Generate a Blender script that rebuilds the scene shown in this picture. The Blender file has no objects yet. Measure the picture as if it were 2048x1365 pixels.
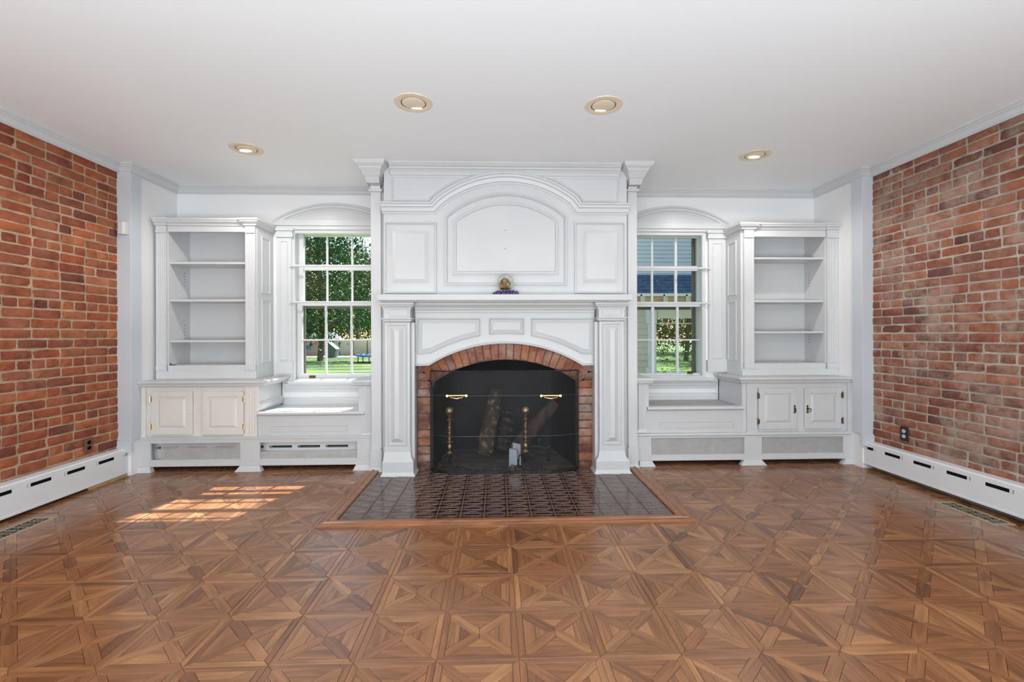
import bpy, bmesh, math, random
from mathutils import Matrix, Vector
R = random.Random(7)
S = bpy.context.scene
COL = S.collection
# ------------------------------------------------------------------ camera
F = 912.0; CX = 1024.0; CY = 671.4; TH = math.atan(30 / 912.0); RO = .003; H = 1.18
rx = Vector((math.cos(TH), -math.sin(TH), 0)); fw = Vector((math.sin(TH), math.cos(TH), 0)); up = Vector((0, 0, 1))
ix = rx * math.cos(RO) - up * math.sin(RO); iy = rx * math.sin(RO) + up * math.cos(RO)
cam = bpy.data.cameras.new('camera'); co = bpy.data.objects.new('camera', cam); COL.objects.link(co)
cam.sensor_width = 36; cam.lens = F / 2048 * 36; cam.shift_y = (CY - 682.5) / 2048; cam.clip_start = .05; cam.clip_end = 400
m = Matrix.Identity(4)
for i in range(3):
    m[i][0] = ix[i]; m[i][1] = iy[i]; m[i][2] = -fw[i]
m[2][3] = H
co.matrix_world = m; S.camera = co
# ------------------------------------------------------------------ sky, sun, daylight, exposure
S.view_settings.view_transform = 'Standard'; S.view_settings.look = 'None'
S.view_settings.gamma = 1; S.view_settings.use_curve_mapping = False
S.view_settings.exposure = -0.15
w = bpy.data.worlds.new('sky'); S.world = w; w.use_nodes = True
nt = w.node_tree; bg = nt.nodes['Background']
sky = nt.nodes.new('ShaderNodeTexSky'); sky.sky_type = 'NISHITA'; sky.sun_disc = False
sky.sun_elevation = math.radians(45); sky.sun_rotation = math.radians(17); sky.air_density = 1.5; sky.dust_density = .6
nt.links.new(sky.outputs[0], bg.inputs[0]); bg.inputs[1].default_value = .26
sl = bpy.data.lights.new('sun', 'SUN'); sl.energy = 18; sl.angle = .009; sl.color = (1, .97, .92)
so = bpy.data.objects.new('sun', sl); COL.objects.link(so)
so.rotation_euler = Vector((-.24, -.80, -1)).to_track_quat('-Z', 'Y').to_euler()
def area(name, loc, tgt, sx, sy, e, col=(1, .985, .96)):
    l = bpy.data.lights.new(name, 'AREA'); l.shape = 'RECTANGLE'; l.size = sx; l.size_y = sy; l.energy = e; l.color = col
    o = bpy.data.objects.new(name, l); COL.objects.link(o); o.location = loc
    o.rotation_euler = (Vector(tgt) - Vector(loc)).to_track_quat('-Z', 'Y').to_euler()
# daylight through the two tall windows in the wall behind the photographer
area('window_daylight', (-1.7, -2.42, 1.2), (-1.9, 4, .3), 1.9, 1.9, 21, (.96, .98, 1))
area('window_daylight', (1.7, -2.42, 1.2), (1.9, 4, .3), 1.9, 1.9, 21, (.96, .98, 1))
area('added_overhead_fill', (0, -.9, 2.5), (0, -.9, 0), 2.4, 1.6, 34, (1, .98, .96))  # unseen area light added overhead as fill for the near floor
area('added_upward_fill', (0, -.75, .75), (0, .25, 2.64), 5.6, 1.3, 242, (.79, .92, 1))  # unseen upward area light, added to brighten the ceiling

# ------------------------------------------------------------------ helpers
def ray(px, py):
    return ix * ((px - CX) / F) + iy * (-(py - CY) / F) + fw
def P(px, py, Y):
    r = ray(px, py); t = Y / r[1]; return (r[0] * t, H + r[2] * t)
def PX(px, py, X):
    r = ray(px, py); t = X / r[0]; return (r[1] * t, H + r[2] * t)
def PZ(px, py, z=0):
    r = ray(px, py); t = (z - H) / r[2]; return (r[0] * t, r[1] * t)

class MB:
    def __init__(s): s.v = []; s.f = []
    def add(s, vs, fs):
        b = len(s.v); s.v += [tuple(v) for v in vs]; s.f += [tuple(b + i for i in f) for f in fs]; return s
    def box(s, x0, x1, y0, y1, z0, z1):
        return s.add([(x0, y0, z0), (x1, y0, z0), (x1, y1, z0), (x0, y1, z0), (x0, y0, z1), (x1, y0, z1), (x1, y1, z1), (x0, y1, z1)],
                     [(0, 3, 2, 1), (4, 5, 6, 7), (0, 1, 5, 4), (1, 2, 6, 5), (2, 3, 7, 6), (3, 0, 4, 7)])
    def rb(s, a, b, c, d, Yf, Yb, Ym=None):      # box whose front face lies on the plane Y=Yf
        Ym = Ym or Yf
        x0 = P(a, (b + d) / 2, Ym)[0]; x1 = P(c, (b + d) / 2, Ym)[0]; z1 = P((a + c) / 2, b, Ym)[1]; z0 = P((a + c) / 2, d, Ym)[1]
        return s.box(x0, x1, Yf, Yb, z0, z1)
    def frus(s, x0, x1, z0, z1, Y, i, h):         # raised field, front toward -Y
        return s.add([(x0, Y, z0), (x1, Y, z0), (x1, Y, z1), (x0, Y, z1), (x0 + i, Y - h, z0 + i), (x1 - i, Y - h, z0 + i), (x1 - i, Y - h, z1 - i), (x0 + i, Y - h, z1 - i)],
                     [(0, 1, 2, 3), (4, 5, 6, 7), (0, 1, 5, 4), (1, 2, 6, 5), (2, 3, 7, 6), (3, 0, 4, 7)])
    def hexa(s, a, b):                            # two quads of points
        return s.add(list(a) + list(b), [(0, 1, 2, 3), (4, 5, 6, 7), (0, 1, 5, 4), (1, 2, 6, 5), (2, 3, 7, 6), (3, 0, 4, 7)])
    def sweep(s, pts, prof, mp, closed=False):
        n = len(pts); k = len(prof); vs = []
        for i in range(n):
            p = pts[i]
            def dr(a, b):
                d = Vector((b[0] - a[0], b[1] - a[1])); d.normalize(); return d
            d0 = dr(pts[i - 1], p) if (closed or i > 0) else None
            d1 = dr(p, pts[(i + 1) % n]) if (closed or i < n - 1) else None
            d0 = d0 or d1; d1 = d1 or d0
            n0 = Vector((-d0[1], d0[0])); n1 = Vector((-d1[1], d1[0])); mm = (n0 + n1) / max(.2, 1 + n0.dot(n1))
            for q in prof: vs.append(mp(p[0] + mm[0] * q[0], p[1] + mm[1] * q[0], q[1]))
        fs = []
        for i in range(n if closed else n - 1):
            for j in range(k):
                a = i * k + j; b = i * k + (j + 1) % k; c = ((i + 1) % n) * k + (j + 1) % k; d = ((i + 1) % n) * k + j
                fs.append((a, b, c, d))
        if not closed:
            fs.append(tuple(range(k))); fs.append(tuple(range((n - 1) * k, n * k)))
        return s.add(vs, fs)
    def lathe(s, c, prof, n=20, axis='z'):
        vs = []; fs = []
        for r, h in prof:
            for i in range(n):
                a = 2 * math.pi * i / n
                q = (r * math.cos(a), r * math.sin(a), h)
                if axis == 'y': q = (q[0], h, q[1])
                vs.append((c[0] + q[0], c[1] + q[1], c[2] + q[2]))
        for j in range(len(prof) - 1):
            for i in range(n): fs.append((j * n + i, j * n + (i + 1) % n, (j + 1) * n + (i + 1) % n, (j + 1) * n + i))
        fs.append(tuple(range(n))); fs.append(tuple(range((len(prof) - 1) * n, len(prof) * n)))
        return s.add(vs, fs)
    def tube(s, pts, r, n=8, jit=0):
        pts = [Vector(p) for p in pts]; vs = []; fs = []
        for i, p in enumerate(pts):
            d = (pts[min(i + 1, len(pts) - 1)] - pts[max(i - 1, 0)]).normalized()
            a = Vector((0, 0, 1)) if abs(d.z) < .9 else Vector((1, 0, 0))
            u = d.cross(a).normalized(); v = d.cross(u)
            rr = r[i] if isinstance(r, (list, tuple)) else r
            for k in range(n):
                t = 2 * math.pi * k / n; q = rr * (1 + jit * R.uniform(-1, 1))
                vs.append(p + u * q * math.cos(t) + v * q * math.sin(t))
        for j in range(len(pts) - 1):
            for i in range(n): fs.append((j * n + i, j * n + (i + 1) % n, (j + 1) * n + (i + 1) % n, (j + 1) * n + i))
        fs.append(tuple(range(n))); fs.append(tuple(range((len(pts) - 1) * n, len(pts) * n)))
        return s.add(vs, fs)
    def mesh(s, name, mat=None, smooth=False, recalc=True):
        me = bpy.data.meshes.new(name); me.from_pydata(s.v, [], s.f)
        if recalc:
            b = bmesh.new(); b.from_mesh(me); bmesh.ops.recalc_face_normals(b, faces=b.faces); b.to_mesh(me); b.free()
        if mat: me.materials.append(mat)
        if smooth: me.shade_smooth(); me.set_sharp_from_angle(angle=math.radians(35))
        return me
    def build(s, name, mat, parent=None, bev=0, smooth=False, label=None):
        o = bpy.data.objects.new(name, s.mesh(name, mat, smooth)); COL.objects.link(o)
        if parent: o.parent = parent; o.matrix_parent_inverse = Matrix.Identity(4); o.matrix_basis = parent_inv(parent)
        if bev:
            q = o.modifiers.new('bevel', 'BEVEL'); q.width = bev; q.segments = 2; q.limit_method = 'ANGLE'; q.angle_limit = math.radians(40)
        if label: o['label'] = label
        return o
def world_of(o):
    mt = Matrix.Identity(4)
    while o: mt = o.matrix_basis @ mt; o = o.parent
    return mt
def parent_inv(p): return world_of(p).inverted()
def tag(o, label, cat, group=None, kind=None):
    if label: o['label'] = label
    if cat: o['category'] = cat
    if group: o['group'] = group
    if kind: o['kind'] = kind
    return o
def thing(name, loc, label, cat, group=None):
    o = bpy.data.objects.new(name, None); o.empty_display_size = .05; o.location = loc; COL.objects.link(o)
    return tag(o, label, cat, group)
def struct(o): o['kind'] = 'structure'; return o
def copy_obj(o, parent, mat):
    c = o.copy(); COL.objects.link(c); c.parent = parent; c.matrix_basis = mat; return c
def face(Y): return lambda u, v, t: (u, Y - t, v)       # profile on a wall facing the camera
def level(z): return lambda u, v, t: (u, v, z + t)
def rect(x0, x1, z0, z1): return [(x0, z0), (x1, z0), (x1, z1), (x0, z1)]   # ccw: left side is inside
def prect(a, b, c, d, Y):
    x0 = P(a, (b + d) / 2, Y)[0]; x1 = P(c, (b + d) / 2, Y)[0]; z1 = P((a + c) / 2, b, Y)[1]; z0 = P((a + c) / 2, d, Y)[1]
    return x0, x1, z0, z1

# ------------------------------------------------------------------ materials
def mat(name, col, rough=.5, metal=0, spec=.5, coat=0):
    m = bpy.data.materials.new(name); m.use_nodes = True; b = m.node_tree.nodes['Principled BSDF']
    b.inputs['Base Color'].default_value = (*col, 1); b.inputs['Roughness'].default_value = rough
    b.inputs['Metallic'].default_value = metal; b.inputs['Specular IOR Level'].default_value = spec; b.inputs['Coat Weight'].default_value = coat
    return m
def N(m, t, **k):
    n = m.node_tree.nodes.new(t)
    for a, b in k.items():
        if a in n.inputs: n.inputs[a].default_value = b
        else: setattr(n, a, b)
    return n
def L(m, a, b): m.node_tree.links.new(a, b)
def bsdf(m): return m.node_tree.nodes['Principled BSDF']
def ramp(m, src, stops):
    r = N(m, 'ShaderNodeValToRGB'); e = r.color_ramp.elements
    e[0].position = stops[0][0]; e[0].color = (*stops[0][1], 1); e[1].position = stops[-1][0]; e[1].color = (*stops[-1][1], 1)
    for p, c in stops[1:-1]:
        q = e.new(p); q.color = (*c, 1)
    L(m, src, r.inputs[0]); return r
def bump(m, h, st=.2, d=.01, chain=None):
    b = N(m, 'ShaderNodeBump'); b.inputs['Strength'].default_value = st; b.inputs['Distance'].default_value = d
    L(m, h, b.inputs['Height']); L(m, b.outputs[0], bsdf(m).inputs['Normal']); return b
def obj_co(m, sc=(1, 1, 1)):
    t = N(m, 'ShaderNodeTexCoord'); mp = N(m, 'ShaderNodeMapping'); mp.inputs['Scale'].default_value = sc
    L(m, t.outputs['Object'], mp.inputs[0]); return mp.outputs[0]
def noisy(name, c1, c2, scale, rough=.5, bst=.1, bd=.004, sc=(1, 1, 1), metal=0, lo=.35, hi=.65, **k):
    m = mat(name, c1, rough, metal, **k); n = N(m, 'ShaderNodeTexNoise'); n.inputs['Scale'].default_value = scale; n.inputs['Detail'].default_value = 6
    L(m, obj_co(m, sc), n.inputs['Vector']); r = ramp(m, n.outputs[0], [(lo, c1), (hi, c2)]); L(m, r.outputs[0], bsdf(m).inputs['Base Color'])
    if bst: bump(m, n.outputs[0], bst, bd)
    return m
white = noisy('white_gloss_paint', (.64, .648, .655), (.615, .622, .635), 3, .32, .03, .003, spec=.4)
cream = noisy('aged_cream_paint', (.76, .73, .695), (.73, .695, .65), 4, .35, .03, .003, spec=.4)
wallp = noisy('white_wall_paint', (.86, .86, .86), (.845, .845, .85), 1.5, .55, .03, .002)
ceilp = noisy('ceiling_paint', (.89, .90, .91), (.88, .89, .905), .8, .7, .02, .002)
bluew = noisy('cool_white_paint', (.62, .66, .71), (.58, .62, .67), 3, .4, .02, .002)
enamel = noisy('white_enamel_metal', (.78, .79, .81), (.74, .75, .77), 3, .35, .02, .002)
black = mat('black_void', (.006, .006, .006), .9, spec=0)
darkm = mat('dark_slot_metal', (.022, .022, .022), .8, spec=.1)
iron = noisy('wrought_iron', (.02, .02, .022), (.05, .045, .045), 30, .5, .3, .002, metal=.6)
brassold = noisy('tarnished_brass', (.50, .37, .19), (.34, .24, .12), 14, .34, .1, .002, metal=1.0)
brass = mat('polished_brass', (.86, .66, .36), .25, 1)
agedbrass = noisy('aged_brass', (.20, .13, .06), (.07, .05, .03), 60, .4, .3, .002, metal=.8)
gold = noisy('satin_gold_trim', (.80, .67, .50), (.76, .63, .46), 8, .38, 0)
soot = noisy('sooty_masonry', (.012, .011, .011), (.03, .027, .026), 3, .9, .1, .01)
ash = noisy('ashy_hearth_floor', (.09, .065, .055), (.16, .12, .10), 9, .9, .3, .004)
taupe = mat('storm_frame_taupe', (.09, .08, .07), .6)

def mortar(name, c1, c2):
    m = noisy(name, c1, c2, 9, .9, .6, .006); return m
mortL = mortar('tan_lime_mortar', (.37, .255, .16), (.50, .365, .245))
mortR = mortar('grey_lime_mortar', (.34, .29, .24), (.48, .42, .36))
mortD = mortar('fireplace_mortar', (.075, .055, .045), (.13, .10, .08))
def brickmat(name, cols, smear, amt, thr=.5):
    m = mat(name, cols[0], .82, spec=.3)
    oi = N(m, 'ShaderNodeObjectInfo'); ge = N(m, 'ShaderNodeNewGeometry')
    ad = N(m, 'ShaderNodeMath', operation='ADD'); L(m, oi.outputs['Random'], ad.inputs[0]); L(m, ge.outputs['Random Per Island'], ad.inputs[1])
    fr = N(m, 'ShaderNodeMath', operation='FRACT'); L(m, ad.outputs[0], fr.inputs[0])
    r = ramp(m, fr.outputs[0], [(i / (len(cols) - 1), c) for i, c in enumerate(cols)])
    n = N(m, 'ShaderNodeTexNoise'); n.inputs['Scale'].default_value = 11; n.inputs['Detail'].default_value = 8; n.inputs['Roughness'].default_value = .65
    g = N(m, 'ShaderNodeNewGeometry'); L(m, g.outputs['Position'], n.inputs['Vector'])
    mr = N(m, 'ShaderNodeMapRange'); L(m, n.outputs[0], mr.inputs[0]); mr.inputs[1].default_value = .3; mr.inputs[2].default_value = .7; mr.inputs[3].default_value = .62; mr.inputs[4].default_value = 1.35
    mx = N(m, 'ShaderNodeVectorMath', operation='SCALE'); L(m, r.outputs[0], mx.inputs[0]); L(m, mr.outputs[0], mx.inputs['Scale'])
    n2 = N(m, 'ShaderNodeTexNoise'); n2.inputs['Scale'].default_value = 3.2; n2.inputs['Detail'].default_value = 9; n2.inputs['Roughness'].default_value = .75; L(m, g.outputs['Position'], n2.inputs['Vector'])
    n2r = N(m, 'ShaderNodeMapRange'); L(m, n2.outputs[0], n2r.inputs[0]); n2r.inputs[1].default_value = thr; n2r.inputs[2].default_value = thr + .16; n2r.inputs[3].default_value = 0; n2r.inputs[4].default_value = amt
    mi = N(m, 'ShaderNodeMixRGB'); L(m, n2r.outputs[0], mi.inputs[0]); L(m, mx.outputs[0], mi.inputs[1]); mi.inputs[2].default_value = (*smear, 1)
    L(m, mi.outputs[0], bsdf(m).inputs['Base Color'])
    n3 = N(m, 'ShaderNodeTexNoise'); n3.inputs['Scale'].default_value = 45; n3.inputs['Detail'].default_value = 6; L(m, g.outputs['Position'], n3.inputs['Vector'])
    bump(m, n3.outputs[0], .5, .006)
    return m
brickL = brickmat('vivid_red_brick', [(.33, .085, .035), (.22, .055, .03), (.40, .12, .045), (.29, .075, .035), (.13, .042, .032), (.36, .10, .04), (.24, .07, .035), (.42, .14, .06), (.19, .055, .04), (.31, .08, .035)], (.36, .20, .12), .35)
brickR = brickmat('dusty_red_brick', [(.27, .09, .05), (.19, .065, .045), (.33, .12, .065), (.24, .085, .055), (.13, .055, .045), (.30, .11, .06), (.22, .09, .07), (.34, .15, .09), (.18, .07, .055), (.28, .09, .05)], (.38, .27, .21), .85, .46)
brickF = brickmat('fireplace_brick', [(.34, .10, .05), (.18, .06, .04), (.38, .14, .07), (.08, .036, .032), (.30, .10, .055), (.14, .06, .045), (.36, .12, .055)], (.42, .31, .25), .75, .47)

# parquet: grain runs along uv.x, piece tint in the colour attribute
def woodmat(name, dark, mid, light, rough, uvmode=True):
    m = mat(name, mid, rough, spec=.45)
    if uvmode:
        uv = N(m, 'ShaderNodeUVMap'); src = uv.outputs[0]
    else:
        src = obj_co(m)
    mp = N(m, 'ShaderNodeMapping'); mp.inputs['Scale'].default_value = (2.2, 26, 1) if uvmode else (3, 20, 20); L(m, src, mp.inputs[0])
    n = N(m, 'ShaderNodeTexNoise'); n.inputs['Scale'].default_value = 1.6; n.inputs['Detail'].default_value = 7; n.inputs['Distortion'].default_value = .8; L(m, mp.outputs[0], n.inputs['Vector'])
    oi = N(m, 'ShaderNodeObjectInfo')
    if uvmode:
        at = N(m, 'ShaderNodeAttribute', attribute_name='tint'); a0 = at.outputs['Fac']
    else:
        a0 = oi.outputs['Random']
    ad = N(m, 'ShaderNodeMath', operation='MULTIPLY_ADD'); L(m, oi.outputs['Random'], ad.inputs[0]); ad.inputs[1].default_value = .37; L(m, a0, ad.inputs[2])
    fr = N(m, 'ShaderNodeMath', operation='FRACT'); L(m, ad.outputs[0], fr.inputs[0])
    r = ramp(m, fr.outputs[0], [(0, dark), (.10, [a * .5 + b * .5 for a, b in zip(dark, mid)]), (.2, mid), (.6, mid), (.85, [a * .5 + b * .5 for a, b in zip(light, mid)]), (1, light)])
    mr = N(m, 'ShaderNodeMapRange'); L(m, n.outputs[0], mr.inputs[0]); mr.inputs[1].default_value = .3; mr.inputs[2].default_value = .7; mr.inputs[3].default_value = .66; mr.inputs[4].default_value = 1.28
    sc = N(m, 'ShaderNodeVectorMath', operation='SCALE'); L(m, r.outputs[0], sc.inputs[0]); L(m, mr.outputs[0], sc.inputs['Scale'])
    L(m, sc.outputs[0], bsdf(m).inputs['Base Color'])
    bump(m, n.outputs[0], .06, .002)
    return m
parq = woodmat('teak_parquet', (.15, .062, .028), (.25, .105, .043), (.36, .17, .068), .26)
bsdf(parq).inputs['Coat Weight'].default_value = .25; bsdf(parq).inputs['Coat Roughness'].default_value = .12
oak = woodmat('hearth_border_wood', (.22, .09, .04), (.30, .125, .055), (.36, .16, .07), .3, False)
joint = mat('dark_floor_joint', (.06, .025, .012), .7)

# ------------------------------------------------------------------ dimensions of the room
C = 2.64; XL = -3.20; XR = 3.31; YL = 3.975; YR = 3.93; AL = -3.105; AR = 3.228; YB = 4.54; YF = -2.5
YBR = 4.03                                                  # front of the chimney breast
BX0 = P(744, 600, YBR)[0]; BX1 = P(1272, 600, YBR)[0]
WIN = [(P(583, 600, YB)[0], BX0 - .01, P(670, 764, YB)[1], P(670, 460, YB)[1]), (BX1 + .01, P(1411, 600, YB)[0], P(1340, 758, YB)[1], P(1340, 464, YB)[1])]
OPX0 = P(835, 850, YBR)[0]; OPX1 = P(1187, 850, YBR)[0]; OPZ = P(1012, 688, YBR)[1]
# back wall with two window openings and the fireplace flue opening
b = MB(); y0, y1 = YB, YB + .22
xs = [AL - .3, WIN[0][0], WIN[0][1], OPX0, OPX1, WIN[1][0], WIN[1][1], AR + .3]
b.box(xs[0], xs[1], y0, y1, -.6, C); b.box(xs[6], xs[7], y0, y1, -.6, C)
b.box(xs[2], xs[3], y0, y1, -.6, C); b.box(xs[4], xs[5], y0, y1, -.6, C)
b.box(xs[3], xs[4], y0, y1, OPZ, C); b.box(xs[3], xs[4], y0, y1, -.6, -.04)
for k in (0, 1):
    a = WIN[k]; b.box(a[0], a[1], y0, y1, -.6, a[2]); b.box(a[0], a[1], y0, y1, a[3], C)
struct(b.build('wall_back', wallp))
b = MB(); b.box(BX0, OPX0, YBR, YB, -.04, C); b.box(OPX1, BX1, YBR, YB, -.04, C); b.box(OPX0, OPX1, YBR, YB, OPZ, C)
struct(b.build('wall_chimney', white))
b = MB(); b.box(XL - .3, XR + .3, YF - .2, YB + .22, C, C + .2)
struct(b.build('ceiling', ceilp))
b = MB(); b.box(XL - .2, AL, YL, YB, -.04, C); struct(b.build('wall_alcove_left', wallp))
b = MB(); b.box(AR, XR + .2, YR, YB, -.04, C); struct(b.build('wall_alcove_right', wallp))
# wall behind the photographer, with two tall window openings
b = MB()
for x0, x1, z0, z1 in ((XL - .2, -2.7, -.04, C), (-.7, .7, -.04, C), (2.7, XR + .2, -.04, C), (-2.7, -.7, -.04, .2), (.7, 2.7, -.04, .2), (-2.7, -.7, 2.4, C), (.7, 2.7, 2.4, C)):
    b.box(x0, x1, YF - .12, YF, z0, z1)
struct(b.build('wall_front', wallp))

# ------------------------------------------------------------------ brick walls
def brick_mesh(Lb, hb, seed, depth=.05, nx=6, nz=3):
    rr = random.Random(seed); b = MB(); vs = []; fs = []
    for k in range(nz + 1):
        for i in range(nx + 1):
            e = i in (0, nx) or k in (0, nz)
            u = (i / nx - .5) * Lb; v = (k / nz - .5) * hb
            if i in (0, nx): u -= math.copysign(1, u) * rr.uniform(0, .0045)
            if k in (0, nz): v -= math.copysign(1, v) * rr.uniform(0, .0036)
            if i in (0, nx) and k in (0, nz): u *= .985; v *= .94
            y = (.004 if e else 0) + rr.uniform(-.0012, .0012)
            vs.append((u, y, v))
    W = nx + 1
    for k in range(nz):
        for i in range(nx): fs.append((k * W + i, k * W + i + 1, (k + 1) * W + i + 1, (k + 1) * W + i))
    ring = list(range(nx)) + [k * W + nx for k in range(nz)] + [nz * W + i for i in range(nx, 0, -1)] + [k * W for k in range(nz, 0, -1)]
    n0 = len(vs)
    for q in ring:
        p = vs[q]; vs.append((p[0] * 1.01, depth, p[2] * 1.02))
    for i in range(len(ring)):
        j = (i + 1) % len(ring); fs.append((ring[i], ring[j], n0 + j, n0 + i))
    b.add(vs, fs); return b
def brick_wall(side, X, Yend, Lb, hb, zref, z0, z1, vis, m_b, m_m):
    sx = 1 if side == 'left' else -1
    b = MB(); xa, xb = sorted((X - sx * .007, X - sx * .2)); b.box(xa, xb, YF - .1, Yend, -.04, C)
    wall = b.build('wall_' + side, m_m); struct(wall)
    st = [brick_mesh(Lb - .009, hb - .009, 10 + i).mesh('brick', m_b, recalc=True) for i in range(10)]
    hd = [brick_mesh(Lb / 2 - .009, hb - .009, 40 + i, nx=3).mesh('brick', m_b, recalc=True) for i in range(6)]
    far = MB(); rot = Matrix.Rotation(math.pi / 2 * sx, 4, 'Z')
    k0 = int(math.floor((z0 - zref) / hb)); k1 = int(math.ceil((z1 - zref) / hb)); cnt = 0
    for k in range(k0, k1 + 1):
        zc = zref + k * hb
        if zc < z0 - hb * .6 or zc > z1 + hb * .2: continue
        head = k % 6 == 0; step = Lb / 2 if head else Lb
        off = (0, .5, .02, .48, .03, .52)[k % 6] * Lb + R.uniform(-.012, .012)
        y = Yend - off
        first = Yend
        segs = []
        if not head and off > .03: segs.append((y, Yend))
        while y > YF:
            st_ = step
            if not head and R.random() < .09: st_ = Lb / 2
            segs.append((y - st_, y)); y -= st_
        for a, c in segs:
            ln = c - a; mesh = hd if ln < Lb * .7 else st; base = Lb / 2 if ln < Lb * .7 else Lb
            sc = (ln - .009) / (base - .009)
            if sc < .15: continue
            yc = (a + c) / 2; pr = R.uniform(-.003, .003)
            mt = Matrix.Translation((X + sx * pr, yc, zc + R.uniform(-.0015, .0015))) @ rot @ Matrix.Rotation(R.uniform(-.008, .008), 4, 'Y') @ Matrix.Diagonal((min(sc, 1.05), 1, R.uniform(.95, 1.03), 1))
            me = R.choice(mesh)
            if c > vis(zc) and cnt < 300:
                o = bpy.data.objects.new('brick', me); COL.objects.link(o); o.parent = wall; o.matrix_basis = mt; cnt += 1
            else:
                far.add([mt @ v.co for v in me.vertices], [tuple(p.vertices) for p in me.polygons])
    me = far.mesh('brickwork', m_b, recalc=False); o = bpy.data.objects.new('brickwork', me); COL.objects.link(o); o.parent = wall; o['kind'] = 'stuff'
    return wall
zl = PX(110, 610, XL)[1]; zr = PX(1752, 611, XR)[1]
WL = brick_wall('left', XL, YL - .002, .205, .0706, zl, .12, C, lambda z: 3.0, brickL, mortL)
WR = brick_wall('right', XR, YR - .002, .206, .0698, zr, .12, C, lambda z: 2.72, brickR, mortR)

# ------------------------------------------------------------------ parquet floor
TX = .30; TY = .2945; FX = P(1031.5, 1221, PZ(1031.5, 1221)[1])[0]; FY = 1.956
HX0, HX1, HY0 = -1.11, 1.245, 2.83                       # outer edge of the hearth border
def tile_pieces(seed):
    rr = random.Random(seed); s = .5 - .085; w = .108; out = []
    o = .5
    qs = [(1, 0), (0, 1), (-1, 0), (0, -1)]
    def rot(p, k):
        c, sn = qs[k]; return (p[0] * c - p[1] * sn, p[0] * sn + p[1] * c)
    for k in range(4):
        ang = k * math.pi / 2
        ym = s * rr.choice((.55, .62, .70))
        for poly, ga in (([(-o, -o), (o, -o), (s, -s), (-s, -s)], 0),
                         ([(s, s), (s - w, s), (0, w), (0, 0), (w, 0), (s, s - w)], math.pi / 4),
                         ([(0, w), (ym - w, ym), (-(ym - w), ym)], 0),
                         ([(ym - w, ym), (s - w, s), (-(s - w), s), (-(ym - w), ym)], 0)):
            out.append(([rot(p, k) for p in poly], ga + ang, rr.random(), rr.uniform(0, 50)))
    return out
def inset(poly, d, sx, sy):
    pts = [Vector((p[0] * sx, p[1] * sy)) for p in poly]; n = len(pts)
    ar = sum(pts[i].x * pts[(i + 1) % n].y - pts[(i + 1) % n].x * pts[i].y for i in range(n))
    if ar < 0: pts.reverse()
    res = []
    for i in range(n):
        d0 = (pts[i] - pts[i - 1]).normalized(); d1 = (pts[(i + 1) % n] - pts[i]).normalized()
        n0 = Vector((-d0.y, d0.x)); n1 = Vector((-d1.y, d1.x)); res.append(pts[i] + (n0 + n1) / max(.35, 1 + n0.dot(n1)) * d)
    return pts, res
def pieces_mesh(lst, sx=TX, sy=TY, off=None):
    me = bpy.data.meshes.new('parquet_tile'); vs = []; fs = []; uvs = []; tn = []
    for it in lst:
        poly, ga, tint, ro = it[:4]; ox, oy = (it[4] if len(it) > 4 else (0, 0))
        edge = max(abs(c) for p in poly for c in p) > .49
        p0, p1 = inset(poly, .0004, sx, sy); _, p2 = inset(poly, .0021 if edge else .0009, sx, sy)
        n = len(p1); b = len(vs); dz = (tint - .5) * .0004
        vs += [(p.x + ox, p.y + oy, -.006) for p in p1] + [(p.x + ox, p.y + oy, -.0013 + dz) for p in p1] + [(p.x + ox, p.y + oy, dz) for p in p2]
        c, s_ = math.cos(ga), math.sin(ga)
        def uv(p): return ((p.x * c + p.y * s_) + ro, (-p.x * s_ + p.y * c) + ro * 1.7)
        al = [uv(p) for p in p1] * 2 + [uv(p) for p in p2]
        ff = [tuple(range(2 * n, 3 * n))]
        for i in range(n):
            j = (i + 1) % n; ff.append((n + i, n + j, 2 * n + j, 2 * n + i)); ff.append((i, j, n + j, n + i))
        for f in ff:
            fs.append(tuple(b + i for i in f)); uvs += [al[i] for i in f]
        tn += [tint] * (3 * n)
    me.from_pydata(vs, [], fs); u = me.uv_layers.new(name='UVMap'); u.data.foreach_set('uv', [c for p in uvs for c in p])
    a = me.attributes.new('tint', 'FLOAT', 'POINT'); a.data.foreach_set('value', tn); me.materials.append(parq); return me
b = MB(); b.box(XL, XR, YF, YB, -.05, -.0055); FLOOR = struct(b.build('floor', joint))
var = [tile_pieces(100 + i) for i in range(16)]; vmesh = [pieces_mesh(v) for v in var]
tmesh = [pieces_mesh([(q[0], q[1], q[2], q[3])]) for v in var for q in v]
farp = []; ntile = 0
back = MB().box(-TX / 2, TX / 2, -TY / 2, TY / 2, -.0062, -.0050).mesh('parquet_tile', joint)
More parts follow.
